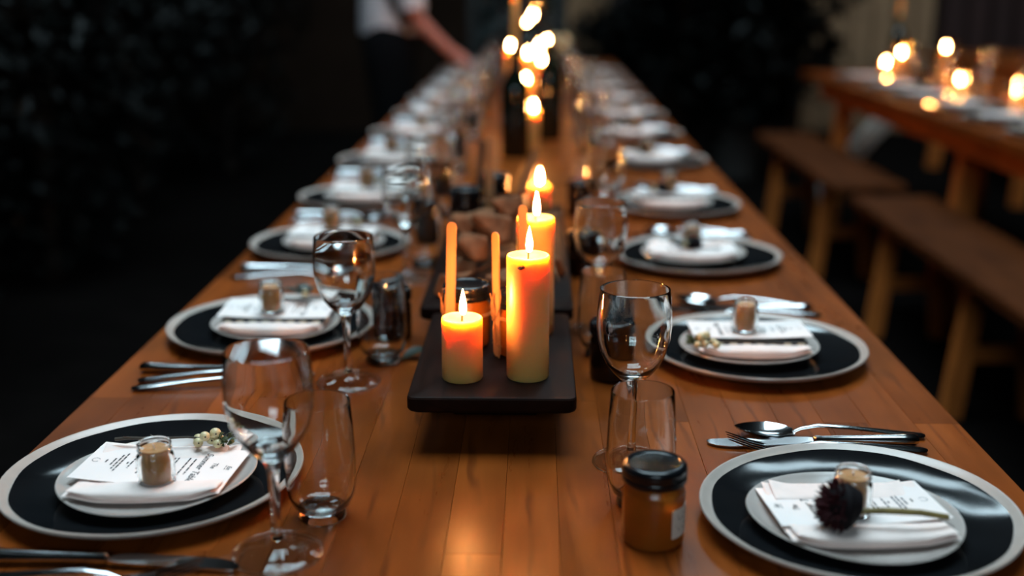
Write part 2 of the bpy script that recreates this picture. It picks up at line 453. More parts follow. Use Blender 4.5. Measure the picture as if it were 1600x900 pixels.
shrub('added_garden_tree', (2.4, 10.9, -.06), [(-.9, -2.6, 6.4, .5, .6, .3), (.3, -1.9, 6.3, .7, .5, .3), (.2, -3.6, 6.5, .5, .5, .25)], 1500, .2, 25,
      'added unseen tree over the right roof opening, shaping reflections', 'tree', 'outleaf', trunk_h=5.6)

# ------------------------------------------------------------------ the long table
XL, XR, YN, YF = -.48, .487, .32, 7.0
tb = link('dining_table', None, None, (0, 0, 0))
tag(tb, 'long orange-brown wooden dining table made of narrow glued staves, set for dinner', 'table')
rows = 20; sw = (XR - XL) / rows
lens = [.36, .42, .48, .54]
stave_me = {L_: MB().box(-sw / 2 + .00012, sw / 2 - .00012, -L_ / 2 + .00006, L_ / 2 - .00006, -.03, 0, .00025).mesh('stave', 'stave', False) for L_ in lens}
far = MB(); sr = random.Random(3)
YS = 6.2
for i in range(rows):
    xc = XL + sw * (i + .5); y = YN
    first = True
    while y < YF - .05:
        L_ = sr.choice(lens)
        if first:
            L_ = sr.choice(lens); first = False
        if y + L_ > YF:
            far.box(xc - sw / 2 + .00012, xc + sw / 2 - .00012, y, YF, T - .03, T, .0004); break
        if y + L_ < YS:
            link('stave', stave_me[L_], tb, (xc, y + L_ / 2, T))
        else:
            far.box(xc - sw / 2 + .00012, xc + sw / 2 - .00012, y, y + L_ - .0003, T - .03, T, .0004)
        y += L_
o = link('far_staves', far.mesh('far_staves', 'stave', False), tb); o['kind'] = 'stuff'
link('table_core', MB().box(XL + .01, XR - .01, YN + .01, YF - .01, T - .05, T - .0305).mesh('table_core', 'core', False), tb)
for x in (XL + .09, XR - .09):
    link('apron', MB().box(x - .015, x + .015, YN + .3, YF - .3, T - .13, T - .0505, .003).mesh('apron', 'benchleg', False), tb)
for y in (YN + .4, 2.6, 4.7, YF - .4):
    for s_ in (-1, 1):
        link('leg', MB().box(s_ * .34 - .035, s_ * .34 + .035, y - .035, y + .035, 0, T - .0505, .004).mesh('leg', 'benchleg', False), tb)

# ------------------------------------------------------------------ things on the tables: shared meshes
def outline(R_, e, ph, k3=.0, ph3=0):
    return lambda th: R_ * (1 + e * math.cos(2 * (th - ph)) + k3 * math.cos(3 * (th - ph3)))

def disc_loft(out, prof, n=72):
    """prof: (fraction of outline, z) swept round an irregular outline"""
    mb = MB(); vs = []; rings = []
    for fr, z in prof:
        if fr <= 0: rings.append([len(vs)]); vs.append((0, 0, z)); continue
        rings.append(list(range(len(vs), len(vs) + n)))
        for k in range(n):
            th = 2 * PI * k / n; r = out(th) * fr
            vs.append((r * math.cos(th), r * math.sin(th), z))
    fs = []
    for a, b_ in zip(rings, rings[1:]):
        for k in range(n):
            k2 = (k + 1) % n
            if len(a) == 1: fs.append((a[0], b_[k2], b_[k]))
            elif len(b_) == 1: fs.append((a[k], a[k2], b_[0]))
            else: fs.append((a[k], a[k2], b_[k2], b_[k]))
    return mb.add(vs, fs)

def interp(tab, x):
    for (a, za), (b_, zb) in zip(tab, tab[1:]):
        if x <= b_: return za + (zb - za) * (x - a) / (b_ - a)
    return tab[-1][1]

INNER = [(0, .0070), (.45, .0071), (.60, .0080), (.75, .0102), (.90, .0138), (.965, .0162), (1.0, .0176)]
def dinner_plate(seed):
    r = random.Random(seed)
    out = outline(.1375, r.uniform(.004, .016), r.uniform(0, PI), .006, r.uniform(0, 2))
    body = disc_loft(out, [(0, .003), (.55, .003), (.56, 0), (.60, 0), (.62, .003), (.80, .0052), (.92, .0090), (.985, .0142), (1.0, .0170), (.996, .0186), (.98, .0182),
                           (.965, .0162), (.90, .0138), (.75, .0102), (.60, .0080), (.45, .0071), (.25, .0070), (0, .0070)])
    a1, a2, p1, p2 = r.uniform(.006, .014), r.uniform(.004, .010), r.uniform(0, 6), r.uniform(0, 6)
    wob = lambda th: out(th) * (1 + a1 * math.cos(3 * th + p1) + a2 * math.cos(5 * th + p2) + .004 * math.cos(11 * th + p1))
    fr = [0, .25, .5, .6, .7, .78, .84, .90, .924, .928]
    glz = disc_loft(wob, [(f_, interp(INNER, f_) + (.0007 if f_ < .91 else (.0006 if f_ < .926 else -.0004))) for f_ in fr])
    return [('plate_body', body.mesh('plate_body', 'cream'), (0, 0, 0), [('glazed_well', glz.mesh('glazed_well', 'glaze'))])]
PLATES = [dinner_plate(s_) for s_ in range(4)]

SIN = [(0, .0055), (.62, .0058), (.8, .0080), (.95, .0128), (1, .0138)]
def side_plate(seed):
    r = random.Random(seed)
    out = outline(.0875, .03, r.uniform(-.3, .3), .022, r.uniform(-.4, .4))
    return disc_loft(out, [(0, .001), (.5, .001), (.51, 0), (.58, 0), (.62, .002), (.85, .0068), (.97, .0118), (1, .0140), (.992, .0150), (.97, .0146), (.95, .0128), (.8, .0080), (.62, .0058), (0, .0055)]).mesh('side_plate', 'greyglaze')
SIDES = [side_plate(s_) for s_ in range(3)]

def pillow(w_, d_, t, cx, cy, zb, nx=26, ny=12, p=6, wav=.0006, seed=0):
    """soft folded cloth slab, flat underside at zb(x, y)"""
    r = random.Random(seed); a, b_ = r.uniform(0, 6), r.uniform(0, 6)
    vs = []; fs = []
    for side in (0, 1):
        for j in range(ny + 1):
            for i in range(nx + 1):
                u = -1 + 2 * i / nx; v = -1 + 2 * j / ny
                u2 = math.copysign(1 - (1 - abs(u)) ** 1.6, u); v2 = math.copysign(1 - (1 - abs(v)) ** 1.6, v)
                x = cx + u2 * w_ / 2; y = cy + v2 * d_ / 2 + .0012 * math.sin(3 * u2 + a)
                e = max(0, (1 - abs(u2) ** p) * (1 - abs(v2) ** p)) ** .5
                h_ = t * (.5 + .5 * e) if side else t * (.5 - .5 * e)
                z = zb(x, y) + h_ + (wav * math.sin(60 * x + a) * math.cos(45 * y + b_) if side else 0)
                vs.append((x, y, z))
    m_ = (nx + 1) * (ny + 1)
    for j in range(ny):
        for i in range(nx):
            k = j * (nx + 1) + i
            fs.append((k, k + nx + 1, k + nx + 2, k + 1))
            fs.append((m_ + k, m_ + k + 1, m_ + k + nx + 2, m_ + k + nx + 1))
    border = [i for i in range(nx + 1)] + [(j) * (nx + 1) + nx for j in range(1, ny + 1)] + [ny * (nx + 1) + i for i in range(nx - 1, -1, -1)] + [j * (nx + 1) for j in range(ny - 1, 0, -1)]
    for a_, b2 in zip(border, border[1:] + border[:1]): fs.append((a_, b2, m_ + b2, m_ + a_))
    return MB().add(vs, fs)

NZ = lambda x, y: .0016 + interp(SIN, min(1, math.hypot(x, y) / .0865)) + max(0, math.hypot(x, y) - .0865) * .05
def napkin(seed):
    r = random.Random(seed)
    mb = pillow(.136, .112, .0062, 0, 0, NZ, 30, 22, 8, seed=seed)
    mb.merge(pillow(.130, .030, .0105, .001, -.0415, lambda x, y: NZ(x, y) + .0030, seed=seed + 1, p=3))
    mb.merge(pillow(.118, .030, .0046, -.003, .040, lambda x, y: NZ(x, y) + .0050, seed=seed + 2, p=6))
    return mb.mesh('napkin', 'linen')
NAPS = [napkin(s_) for s_ in (1, 5, 9)]
CARDZ = .0143                               # card height above the side plate's foot

CW, CH = .146, .078                         # card: along x, along y
bend = lambda x, y: .0022 * (1 - math.cos(x * 26)) * (1 if x < 0 else .4) + .0012 * math.sin(y * 30) + .0004
def sheet(w_, h_, fz, t=.0004, nx=20, ny=10):
    vs = []; fs = []
    for s_ in (0, 1):
        for j in range(ny + 1):
            for i in range(nx + 1):
                x = -w_ / 2 + w_ * i / nx; y = -h_ / 2 + h_ * j / ny
                vs.append((x, y, fz(x, y) + s_ * t))
    m_ = (nx + 1) * (ny + 1)
    for j in range(ny):
        for i in range(nx):
            k = j * (nx + 1) + i
            fs.append((k, k + nx + 1, k + nx + 2, k + 1)); fs.append((m_ + k, m_ + k + 1, m_ + k + nx + 2, m_ + k + nx + 1))
    border = list(range(nx + 1)) + [j * (nx + 1) + nx for j in range(1, ny + 1)] + [ny * (nx + 1) + i for i in range(nx - 1, -1, -1)] + [j * (nx + 1) for j in range(ny - 1, 0, -1)]
    for a_, b2 in zip(border, border[1:] + border[:1]): fs.append((a_, b2, m_ + b2, m_ + a_))
    return MB().add(vs, fs)
def drop(mb, lift=.0006):
    mb.v = [(x, y, bend(x, y) + lift + z) for x, y, z in mb.v]; return mb

def text_mb(body, size, x, y, shear=.35, space=1.0):
    c = bpy.data.curves.new('t', 'FONT'); c.body = body; c.size = size; c.shear = shear; c.space_character = space
    c.align_x = 'CENTER'; c.align_y = 'CENTER'; c.resolution_u = 2; c.offset = size * .012
    o = bpy.data.objects.new('t', c); col.objects.link(o)
    dg = bpy.context.evaluated_depsgraph_get()
    me = bpy.data.meshes.new_from_object(o.evaluated_get(dg))
    mb = MB().add([v.co for v in me.vertices], [tuple(p.vertices) for p in me.polygons])
    bpy.data.objects.remove(o); bpy.data.curves.remove(c); bpy.data.meshes.remove(me)
    # reads along -y, its top towards +x
    mb.v = [(x + vy, y - vx, 0) for vx, vy, vz in mb.v]
    return mb

def strokes(r):
    """the lines of the menu too small to read: broken ink strokes"""
    mb = MB()
    def line(x, half, h_=.0016, y=0):
        yy = y + half
        while yy > y - half:
            L_ = r.uniform(.003, .009)
            e = max(yy - L_, y - half)
            mb.add([(x, yy, 0), (x + h_, yy, 0), (x + h_ * .9, e, 0), (x, e, 0)], [(0, 1, 2, 3)])
            yy = e - r.uniform(.0008, .0016)
    for x, hf in ((.0265, .016), (.0205, .018), (.0095, .021), (.006, .017), (-.006, .004), (-.0145, .016), (-.018, .019), (-.0215, .011), (-.0305, .010), (-.034, .002), (-.0405, .019), (-.044, .015), (-.048, .007), (-.0545, .003)):
        line(x, hf)
    # small round mark at the foot of the card
    for k in range(14):
        a, b_ = .4 + k * .38, .4 + (k + 1) * .38
        f_ = lambda q, rr: (-.064 + rr * math.cos(q), rr * math.sin(q) * 1.1, 0)
        mb.add([f_(a, .0032), f_(a, .0037), f_(b_, .0037), f_(b_, .0032)], [(0, 1, 2, 3)])
    line(.061, .005, .0007)
    return mb
card_me = sheet(CW, CH, bend).mesh('menu_card', 'paper')
title_me = drop(text_mb('Summer Table', .0100, .037, .0).merge(text_mb('The', .0075, .0495, .004)).merge(text_mb('Eat', .006, .065, 0))).mesh('lettering', 'ink', False)
lines_me = drop(strokes(random.Random(5))).mesh('menu_lines', 'ink', False)

# black band with cream dots under the near edge of some cards
bnd = MB().box(-.066, .066, -.007, .066, 0, .0080, .0008).mesh('patterned_band', 'band', False)
dots = MB()
for k in range(8):
    x = -.058 + k * .0166
    dots.box(x - .0045, x + .0045, -.0074, -.0068, .0022, .0062, .0002)
dots_me = dots.mesh('band_dots', 'banddot', False)

def jar_candle():
    g = MB().lathe([(0, 0), (.0145, 0), (.0162, .0018), (.0165, .004), (.0165, .026), (.0160, .029), (.0142, .0315), (.0146, .0325), (.0152, .0345), (.0144, .0360), (.0148, .0375), (.0150, .0395), (.0142, .0405),
                    (.0132, .0398), (.0130, .0330), (.0146, .0285), (.0150, .0255), (.0150, .0050), (.0130, .0036), (0, .0036)], 36).mesh('glass', 'glass')
    wx = MB().lathe([(0, .0040), (.0115, .0040), (.0122, .0048), (.0126, .0150), (.0126, .0345), (.0120, .0352), (.0105, .0346), (0, .0346)], 32).mesh('wax', 'tan_wax')
    wk = MB().tube([(0, 0, .0342), (.0004, 0, .0372), (.0012, 0, .0388)], .0009, 6).mesh('wick', 'linen')
    return [('glass', g), ('wax', wx, (0, 0, 0), [('wick', wk)])]
VOT = jar_candle()

def wine_glass():
    foot = MB().lathe([(0, 0), (.0345, 0), (.0352, .0006), (.0353, .0014), (.0345, .0022), (.024, .0038), (.012, .0068), (.0070, .0100), (.0052, .0140), (0, .0140)], 48).mesh('foot', 'thin')
    stem = MB().lathe([(0, .0141), (.0051, .0141), (.0043, .022), (.0040, .042), (.0044, .066), (.0056, .078), (.0085, .0845), (0, .0845)], 24).mesh('stem', 'glass')
    bowl = MB().lathe([(0, .0846), (.0086, .0846), (.0130, .0880), (.0195, .0945), (.0265, .1040), (.0320, .1160), (.0352, .1300), (.0361, .1420), (.0357, .1560), (.0340, .1760), (.0336, .1780),
                       (.0328, .1784), (.0326, .1765), (.0345, .1560), (.0349, .1420), (.0340, .1300), (.0307, .1165), (.0250, .1055), (.0180, .0970), (.0110, .0925), (0, .0910)], 56).mesh('bowl', 'glass')
    rim = MB().lathe([(.0366 + .0013 * math.cos(a), .0013 + .0013 * math.sin(a)) for a in [2 * PI * k / 10 for k in range(11)]], 56).mesh('foot_rim', 'glass')
    return [('bowl', bowl), ('stem', stem), ('foot', foot, (0, 0, 0), [('foot_rim', rim)])]
WINE = wine_glass()
def tumbler():
    wl = MB().lathe([(.0200, .0091), (.0255, .0145), (.0295, .0250), (.0312, .0400), (.0313, .0550), (.0300, .0850), (.0282, .1090), (.0278, .1100), (.0271, .1098), (.0272, .1080), (.0289, .0850), (.0302, .0550), (.0301, .0400), (.0284, .0262), (.0242, .0165), (.0190, .0125), (0, .0115), (0, .0091), (.0200, .0091)], 48).mesh('wall_glass', 'glass')
    bs = MB().lathe([(0, .0012), (.014, .0004), (.0185, 0), (.0205, .0006), (.0215, .0030), (.0207, .0070), (.0199, .0090), (0, .0090)], 48).mesh('base', 'glass')
    return [('glass_wall', wl), ('base', bs)]
TUMB = tumbler()

def preserve_jar(fill, label=False):
    body = MB().lathe([(0, 0), (.0225, 0), (.0255, .0022), (.0265, .0050), (.0265, .0460), (.0255, .0500), (.0232, .0530), (.0232, .0560), (0, .0560)], 44).mesh('jar_body', fill)
    lid = MB().lathe([(0, .0565), (.0262, .0555), (.0272, .0570), (.0274, .0600), (.0268, .0612), (.0274, .0625), (.0274, .0680), (.0268, .0705), (.0248, .0722), (.0225, .0724), (.0215, .0712), (.0195, .0707), (0, .0710)], 44).mesh('lid', 'lid')
    parts = [('jar_body', body, (0, 0, 0), []), ('lid', lid)]
    if label:
        mb = MB(); n = 10; rings = []
        for k in range(n + 1):
            a = -.62 + .95 * k / n - .35
            rings.append([(r_ * math.cos(a), r_ * math.sin(a), z) for r_, z in ((.02655, .012), (.02685, .012), (.02685, .038), (.02655, .038))])
        lb = mb.loft(rings).mesh('label', 'label')
        ik = MB()
        for z, a0, a1 in ((.031, -.75, -.35), (.028, -.70, -.42), (.022, -.8, -.3), (.019, -.72, -.4)):
            ik.add([(.02705 * math.cos(a), .02705 * math.sin(a), zz) for a, zz in ((a0, z), (a1, z), (a1, z + .0014), (a0, z + .0014))], [(0, 1, 2, 3)])
        parts[0][3].append(('label', lb)); parts[0][3].append(('label_print', ik.mesh('label_print', 'ink', False)))
    return parts
JAR_HONEY = preserve_jar('honey', True)
JAR_AMBER = preserve_jar('honey')
JAR_DARK = preserve_jar('jam')

# cutlery: handle end at +x, tip at -x, lying on z = 0
def spoon():
    h_ = MB().tube([(-.030, 0, .0045), (-.022, 0, .0085), (-.005, 0, .0120), (.03, 0, .0105), (.07, 0, .0065), (.095, 0, .0040), (.104, 0, .0034), (.1065, 0, .0034)],
                   [(.0028, .0018), (.0026, .0020), (.0030, .0020), (.0038, .0019), (.0058, .0018), (.0076, .0018), (.0066, .0016), (.0030, .0010)], 12).mesh('handle', 'steel')
    rings = []
    for k in range(13):
        u = k / 12; x = -.029 - .062 * u
        hw = .0200 * math.sin(PI * (.06 + .94 * u) ** .85) ** .72 + .0006 if u < 1 else .0006
        dep = .0075 * math.sin(PI * u) ** .8; base = .0048 + .005 * u
        ring = []
        for q in range(9):
            s_ = -1 + q / 4; ring.append((x, s_ * hw, base - dep * (1 - s_ * s_) + .0001))
        for q in range(8, -1, -1):
            s_ = -1 + q / 4; ring.append((x, s_ * hw * .94, base - dep * (1 - s_ * s_) * .92 + .0011))
        rings.append(ring)
    return [('handle', h_), ('spoon_bowl', MB().loft(rings).mesh('spoon_bowl', 'steel'))]
def knife():
    h_ = MB().tube([(-.002, 0, .0062), (.0, 0, .0062), (.004, 0, .0062), (.008, 0, .0062), (.05, 0, .0064), (.09, 0, .0066), (.101, 0, .0066), (.1045, 0, .0064), (.1055, 0, .0062)],
                   [(.0035, .0024), (.0052, .0046), (.0050, .0044), (.0044, .0040), (.0058, .0046), (.0078, .0056), (.0080, .0058), (.0062, .0042), (.0020, .0016)], 14).mesh('handle', 'steel')
    rings = []
    for u, hw, off in ((0, .0040, 0), (.06, .0070, -.001), (.2, .0088, -.0016), (.5, .0094, -.0018), (.8, .0094, -.001), (.92, .0078, .0006), (.98, .0045, .0030), (1, .0012, .0045)):
        x = -.0025 - .108 * u; z = .0060 - .0035 * u
        rings.append([(x, off - hw, z - .0004), (x, off + hw, z - .0010), (x, off + hw, z + .0010), (x, off - hw, z + .0004)])
    return [('handle', h_), ('blade', MB().loft(rings).mesh('blade', 'steel'))]
def fork():
    h_ = MB().tube([(-.028, 0, .0040), (-.018, 0, .0080), (0, 0, .0105), (.04, 0, .0085), (.075, 0, .0058), (.098, 0, .0040), (.106, 0, .0034), (.1085, 0, .0034)],
                   [(.0030, .0016), (.0028, .0019), (.0031, .0020), (.0042, .0019), (.0060, .0018), (.0078, .0018), (.0064, .0015), (.0026, .0010)], 12).mesh('handle', 'steel')
    mb = MB()
    mb.tube([(-.027, 0, .0041), (-.036, 0, .0026), (-.046, 0, .0028), (-.055, 0, .0048)], [(.0034, .0013), (.0095, .0012), (.0122, .0012), (.0124, .0011)], 12)
    tn = [MB().tube([(-.054, y, .0046), (-.070, y, .0090), (-.086, y * .98, .0150), (-.094, y * .96, .0180)], [(.0018, .0011), (.0016, .0010), (.0013, .0009), (.0005, .0005)], 8).mesh('tine', 'steel') for y in (-.0103, -.0034, .0034, .0103)]
    return [('handle', h_), ('fork_head', mb.mesh('fork_head', 'steel'), (0, 0, 0), [('tine', t_) for t_ in tn])]
SPOON, KNIFE, FORK = spoon(), knife(), fork()

def leaf_blade(L_, W_, curl, n=7):
    rings = []
    for k in range(n):
        u = k / (n - 1); hw = W_ * math.sin(PI * (.04 + .92 * u)) ** .8 + .0002
        x = L_ * u; z = curl * math.sin(PI * u * .8)
        rings.append([(x, -hw, z + hw * .25), (x, 0, z), (x, hw, z + hw * .25), (x, hw, z + hw * .25 + .0004), (x, 0, z + .0005), (x, -hw, z + hw * .25 + .0004)])
    return MB().loft(rings)
def berry_sprig():
    r = random.Random(4)
    pts = [(-.008, -.002, .006), (.003, .004, .0062), (-.0105, .0075, .0060), (.011, -.003, .0055), (.012, .006, .0055), (0, -.006, .014), (.008, .002, .0140)]
    bm_ = []
    for i, (x, y, z) in enumerate(pts):
        rr = r.uniform(.0045, .0056)
        bm_.append(('berry', MB().ball((0, 0, 0), rr, 16, 10, .95).mesh('berry', 'berry'), (x, y, max(z, rr)), [('berry_tip', MB().ball((rr * .35, -rr * .86, rr * .2), .0009, 8, 6).mesh('berry_tip', 'berrydot'))]))
    st = MB().tube([(-.004, .003, .008), (-.02, .004, .009), (-.05, .002, .008), (-.078, .004, .0075), (-.090, .003, .0065)], [.0009, .0011, .0013, .0016, .0019], 7)
    st.tube([(-.05, .002, .008), (-.056, .0045, .011)], [.0012, .0005], 6).tube([(-.075, .003, .0078), (-.081, -.001, .0105)], [.0012, .0006], 6)
    lf = MB()
    for k in range(16):
        a = r.uniform(-1.3, 1.3); q = leaf_blade(r.uniform(.006, .011), .0016, .002, 5)
        q.xf(Matrix.Translation((.013 + r.uniform(-.003, .008), r.uniform(-.005, .007), r.uniform(.003, .010))) @ Euler((r.uniform(-1, 1), r.uniform(-1, .3), a)).to_matrix().to_4x4()); lf.merge(q)
    return [('stem', st.mesh('stem', 'stem')), *bm_, ('leaf_tuft', lf.mesh('leaf_tuft', 'green'))]
BERRY = berry_sprig()
def thistle(mat):
    r = random.Random(8); hd = MB()
    hd.tube([(-.016, 0, .0195), (-.010, 0, .0195), (.000, 0, .0195), (.008, 0, .0185), (.012, 0, .0160)], [.0125, .0170, .0192, .0140, .003], 18)
    sp = MB()
    for k in range(190):
        a = r.uniform(0, 2 * PI); q = math.acos(r.uniform(.12, 1.0))
        d_ = Vector((-math.cos(q), math.sin(q) * math.cos(a), math.sin(q) * math.sin(a)))
        c0 = Vector((-.002, 0, .0195)); p0 = c0 + d_ * .0140; p1 = c0 + d_ * r.uniform(.0225, .0265)
        p1.z = max(p1.z, .0004); p0.z = max(p0.z, .001)
        sp.tube([p0, (p0 + p1) / 2, p1], [.0013, .0011, .0002], 5)
    st = MB().tube([(.009, 0, .0155), (.03, 0, .0165), (.06, .001, .0150), (.083, .002, .0110)], [.0022, .0028, .0026, .0024], 9)
    return [('flower_head', hd.mesh('flower_head', 'blackflower'), (0, 0, 0), [('petal_spikes', sp.mesh('petal_spikes', mat))]), ('stem', st.mesh('stem', 'olive'))]
THISTLE = thistle('maroon')
def leaf_sprig(seed, nl, mat, flower):
    r = random.Random(seed); parts = []
    st = MB().tube([(-.02, 0, .002), (.0, .001, .004), (.03, -.001, .005), (.055, .002, .004)], [.001, .0013, .0015, .0017], 7)
    parts.append(('stem', st.mesh('stem', 'stem')))
    for k in range(nl):
        q = leaf_blade(r.uniform(.018, .030), r.uniform(.006, .009), .004)
        q.xf(Matrix.Translation((r.uniform(-.02, .012), r.uniform(-.004, .004), .006 + .0012 * k)) @ Euler((r.uniform(-.4, .4), r.uniform(-.5, -.05), r.uniform(0, 2 * PI))).to_matrix().to_4x4())
        q.v = [(x, y, max(z, .0004)) for x, y, z in q.v]
        parts.append(('leaf', q.mesh('leaf', mat)))
    parts.append(('berry', MB().ball((-.004, -.006, .012), .005, 14, 9).mesh('berry', 'berry')))
    if flower:
        fl = MB().ball((.012, -.003, .013), .0125, 18, 12, .9)
        fl.v = [(x + .0012 * math.sin(900 * y + 700 * z), y + .001 * math.sin(800 * x), max(z, .0006)) for x, y, z in fl.v]
        parts.append(('flower_head', fl.mesh('flower_head', 'blackflower')))
    return parts
SPRIG = leaf_sprig(3, 5, 'darkleaf', False)
SPRIG2 = leaf_sprig(6, 7, 'darkleaf', True)
SPRIG3 = leaf_sprig(9, 5, 'green', False)

# ------------------------------------------------------------------ place settings
ORD = ['first', 'second', 'third', 'fourth', 'fifth', 'sixth', 'seventh', 'eighth', 'ninth', 'tenth', 'eleventh']
LEFT = [(-.327, .987), (-.325, 1.468), (-.335, 1.965), (-.34, 2.415), (-.345, 2.94), (-.34, 3.50), (-.335, 4.03), (-.335, 4.53), (-.335, 5.03), (-.335, 5.53), (-.335, 6.03)]
RIGHT = [(.314, .923), (.309, 1.386), (.304, 1.888), (.318, 2.350), (.335, 2.965), (.335, 3.490), (.34, 3.995), (.335, 4.49), (.335, 4.99), (.335, 5.49), (.335, 5.99)]
WL = {0: (-.183, .857), 1: (-.191, 1.278), 2: (-.177, 1.775), 3: (-.183, 2.17)}
WR = {0: (.125, 1.051), 1: (.116, 1.491), 2: (.150, 1.985), 3: (.165, 2.47)}
TL = {0: (-.158, .925), 1: (-.160, 1.355), 2: (-.155, 1.85), 3: (-.16, 2.27)}
TR = {0: (.126, .957), 1: (.115, 1.388), 2: (.135, 1.88), 3: (.14, 2.36)}
JL = {1: (-.160, 1.448), 2: (-.164, 2.03), 3: (-.177, 2.50), 4: (-.174, 3.02)}
JR = {0: (.131, .888), 1: (.122, 1.301), 2: (.108, 1.80), 3: (.12, 2.28)}
CUT = {  # handle-side x, then (y, rotation) of spoon, knife, fork
    ('R', 0): ((.330, 1.121, -.02, 'spoon', .30), (.318, 1.0975, .02, 'knife', 0), (.318, 1.079, .01, 'fork', 0)),
    ('R', 1): ((.326, 1.624, -.14, 'spoon', 0), (.322, 1.592, -.03, 'knife', 0), (.327, 1.567, -.02, 'fork', 0)),
    ('L', 0): ((-.318, .834, PI - .03, 'knife', 0), (-.325, .806, PI + .02, 'fork', 0)),
    ('L', 1): ((-.345, 1.305, PI - .04, 'knife', 0), (-.335, 1.283, PI + .10, 'spoon', 0), (-.332, 1.262, PI + .17, 'fork', 0)),
}
def settle(side, i, x, y):
    r = random.Random((side == 'R') * 100 + i)
    where = '%s place setting from the front, %s side' % (ORD[i], 'bench' if side == 'R' else 'hedge')
    sg = 1 if side == 'L' else -1
    z = T
    inst('dinner_plate', PLATES[(i + (side == 'R') * 2) % 4], (x, y, z), r.uniform(0, 6), 'black glazed dinner plate with cream rim at ' + where, 'plate', 'black dinner plates on the long table')
    sx, sy = x + (.010 if side == 'L' else -.012), y - .022
    if i >= 1: sx, sy = x + sg * .010, y - .010
    if (side, i) == ('R', 0): sx, sy = .303, .895
    z += .0088
    srot = {('L', 0): .45, ('R', 0): 2.5}.get((side, i), r.uniform(0, 6))
    inst('side_plate', SIDES[i % 3], (sx, sy, z), srot, 'small pale side plate at ' + where, 'plate', 'side plates on the long table')
    nrot = {('L', 0): .06, ('L', 1): .0, ('R', 0): .04, ('R', 1): .0}.get((side, i), r.uniform(-.1, .1))
    nx, ny = sx, sy
    inst('napkin', NAPS[i % 3], (nx, ny, z), nrot, 'folded white linen napkin at ' + where, 'napkin', 'folded napkins on the long table')
    has_band = (side, i) in {('L', 1), ('L', 2), ('L', 3), ('R', 1), ('R', 3), ('L', 4)}
    cy = ny + .014; cz = z + CARDZ + .0005
    rot = nrot + (0 if side == 'L' else PI)
    if (side, i) == ('L', 0): rot = -.10; cy = ny + .013
    if (side, i) == ('R', 0): rot = PI + .10
    if has_band:
        lift = .0092; cy -= .003; cz += .0012
        o = inst('patterned_band', [('band', bnd, (0, 0, 0), [('band_dots', dots_me)])], (nx, cy - CH / 2 + .004, cz), nrot, 'black cream-dotted band under the menu at ' + where, 'ribbon', 'dotted bands under the menus')
        cz += lift
    inst('menu_card', [('card_sheet', card_me), ('lettering', title_me), ('menu_lines', lines_me)], (nx, cy, cz), rot, 'white printed menu card on the napkin at ' + where, 'menu card', 'menu cards on the long table')
    vx, vy = nx + r.uniform(-.012, .012), cy - .004
    fixed = {('L', 0): (-.307, .935), ('L', 1): (-.320, 1.452), ('R', 0): (.297, .889), ('R', 1): (.293, 1.378), ('R', 2): (.293, 1.888), ('R', 3): (.307, 2.355), ('L', 2): (-.330, 1.968), ('L', 3): (-.330, 2.41)}
    vx, vy = fixed.get((side, i), (vx, vy))
    vz = cz + .0020
    inst('jar_candle', VOT, (vx, vy, vz), r.uniform(0, 6), 'unlit tan candle in tiny jar at ' + where, 'candle', 'tiny jar candles on the long table')
    if (side, i) == ('L', 0):
        inst('berry_sprig', BERRY, (-.284, 1.014, T + .0275), .0, 'white snowberry sprig with dark twig at ' + where, 'sprig', 'sprigs on the plates')
    elif (side, i) == ('R', 1):
        inst('berry_sprig', BERRY, (.238, 1.322, T + .032), PI, 'white snowberry sprig with dark twig at ' + where, 'sprig', 'sprigs on the plates')
    elif (side, i) == ('R', 0):
        inst('thistle_flower', THISTLE, (.284, .857, T + .028), -.03, 'dark maroon spiky flower with olive stem at ' + where, 'flower', 'sprigs on the plates')
    else:
        p = {('L', 1): SPRIG, ('L', 2): SPRIG3, ('R', 2): SPRIG2, ('R', 3): SPRIG2, ('R', 5): SPRIG2}.get((side, i), (SPRIG, SPRIG2, SPRIG3)[i % 3])
        ox, oy = {('L', 1): (.036, .030), ('L', 2): (.045, .015), ('R', 2): (-.012, -.034), ('R', 3): (-.03, -.020)}.get((side, i), (.03 * sg, -.02 + .01 * (i % 3)))
        inst('leaf_sprig', p, (nx + ox, cy + oy, cz + .0045), r.uniform(-.3, .3), 'dark leafy sprig with berry at ' + where, 'sprig', 'sprigs on the plates')
    # glasses and jar
    wp = (WL if side == 'L' else WR).get(i, (x + sg * .160 + r.uniform(-.01, .01), y + (-.16 if side == 'L' else .12) + r.uniform(-.02, .02)))
    tp = (TL if side == 'L' else TR).get(i, (x + sg * .175 + r.uniform(-.01, .01), y + (-.07 if side == 'L' else .02) + r.uniform(-.02, .01)))
    inst('wine_glass', WINE, (*wp, T), r.uniform(0, 6), 'empty clear wine glass at ' + where, 'wine glass', 'wine glasses on the long table')
    inst('tumbler', TUMB, (*tp, T), r.uniform(0, 6), 'empty clear water tumbler at ' + where, 'tumbler', 'water tumblers on the long table')
    jp = (JL if side == 'L' else JR).get(i, None if i == 0 else (x + sg * .170, y + (.02 if side == 'L' else -.07)))
    if jp:
        if (side, i) == ('R', 0): inst('preserve_jar', JAR_HONEY, (*jp, T), -.08, 'amber honey jar with white label at ' + where, 'jar', 'lidded jars on the long table')
        else: inst('preserve_jar', JAR_DARK, (*jp, T), r.uniform(0, 6), 'dark preserve jar with black lid at ' + where, 'jar', 'lidded jars on the long table')
    # cutlery lies on each guest's right
    cs = CUT.get((side, i))
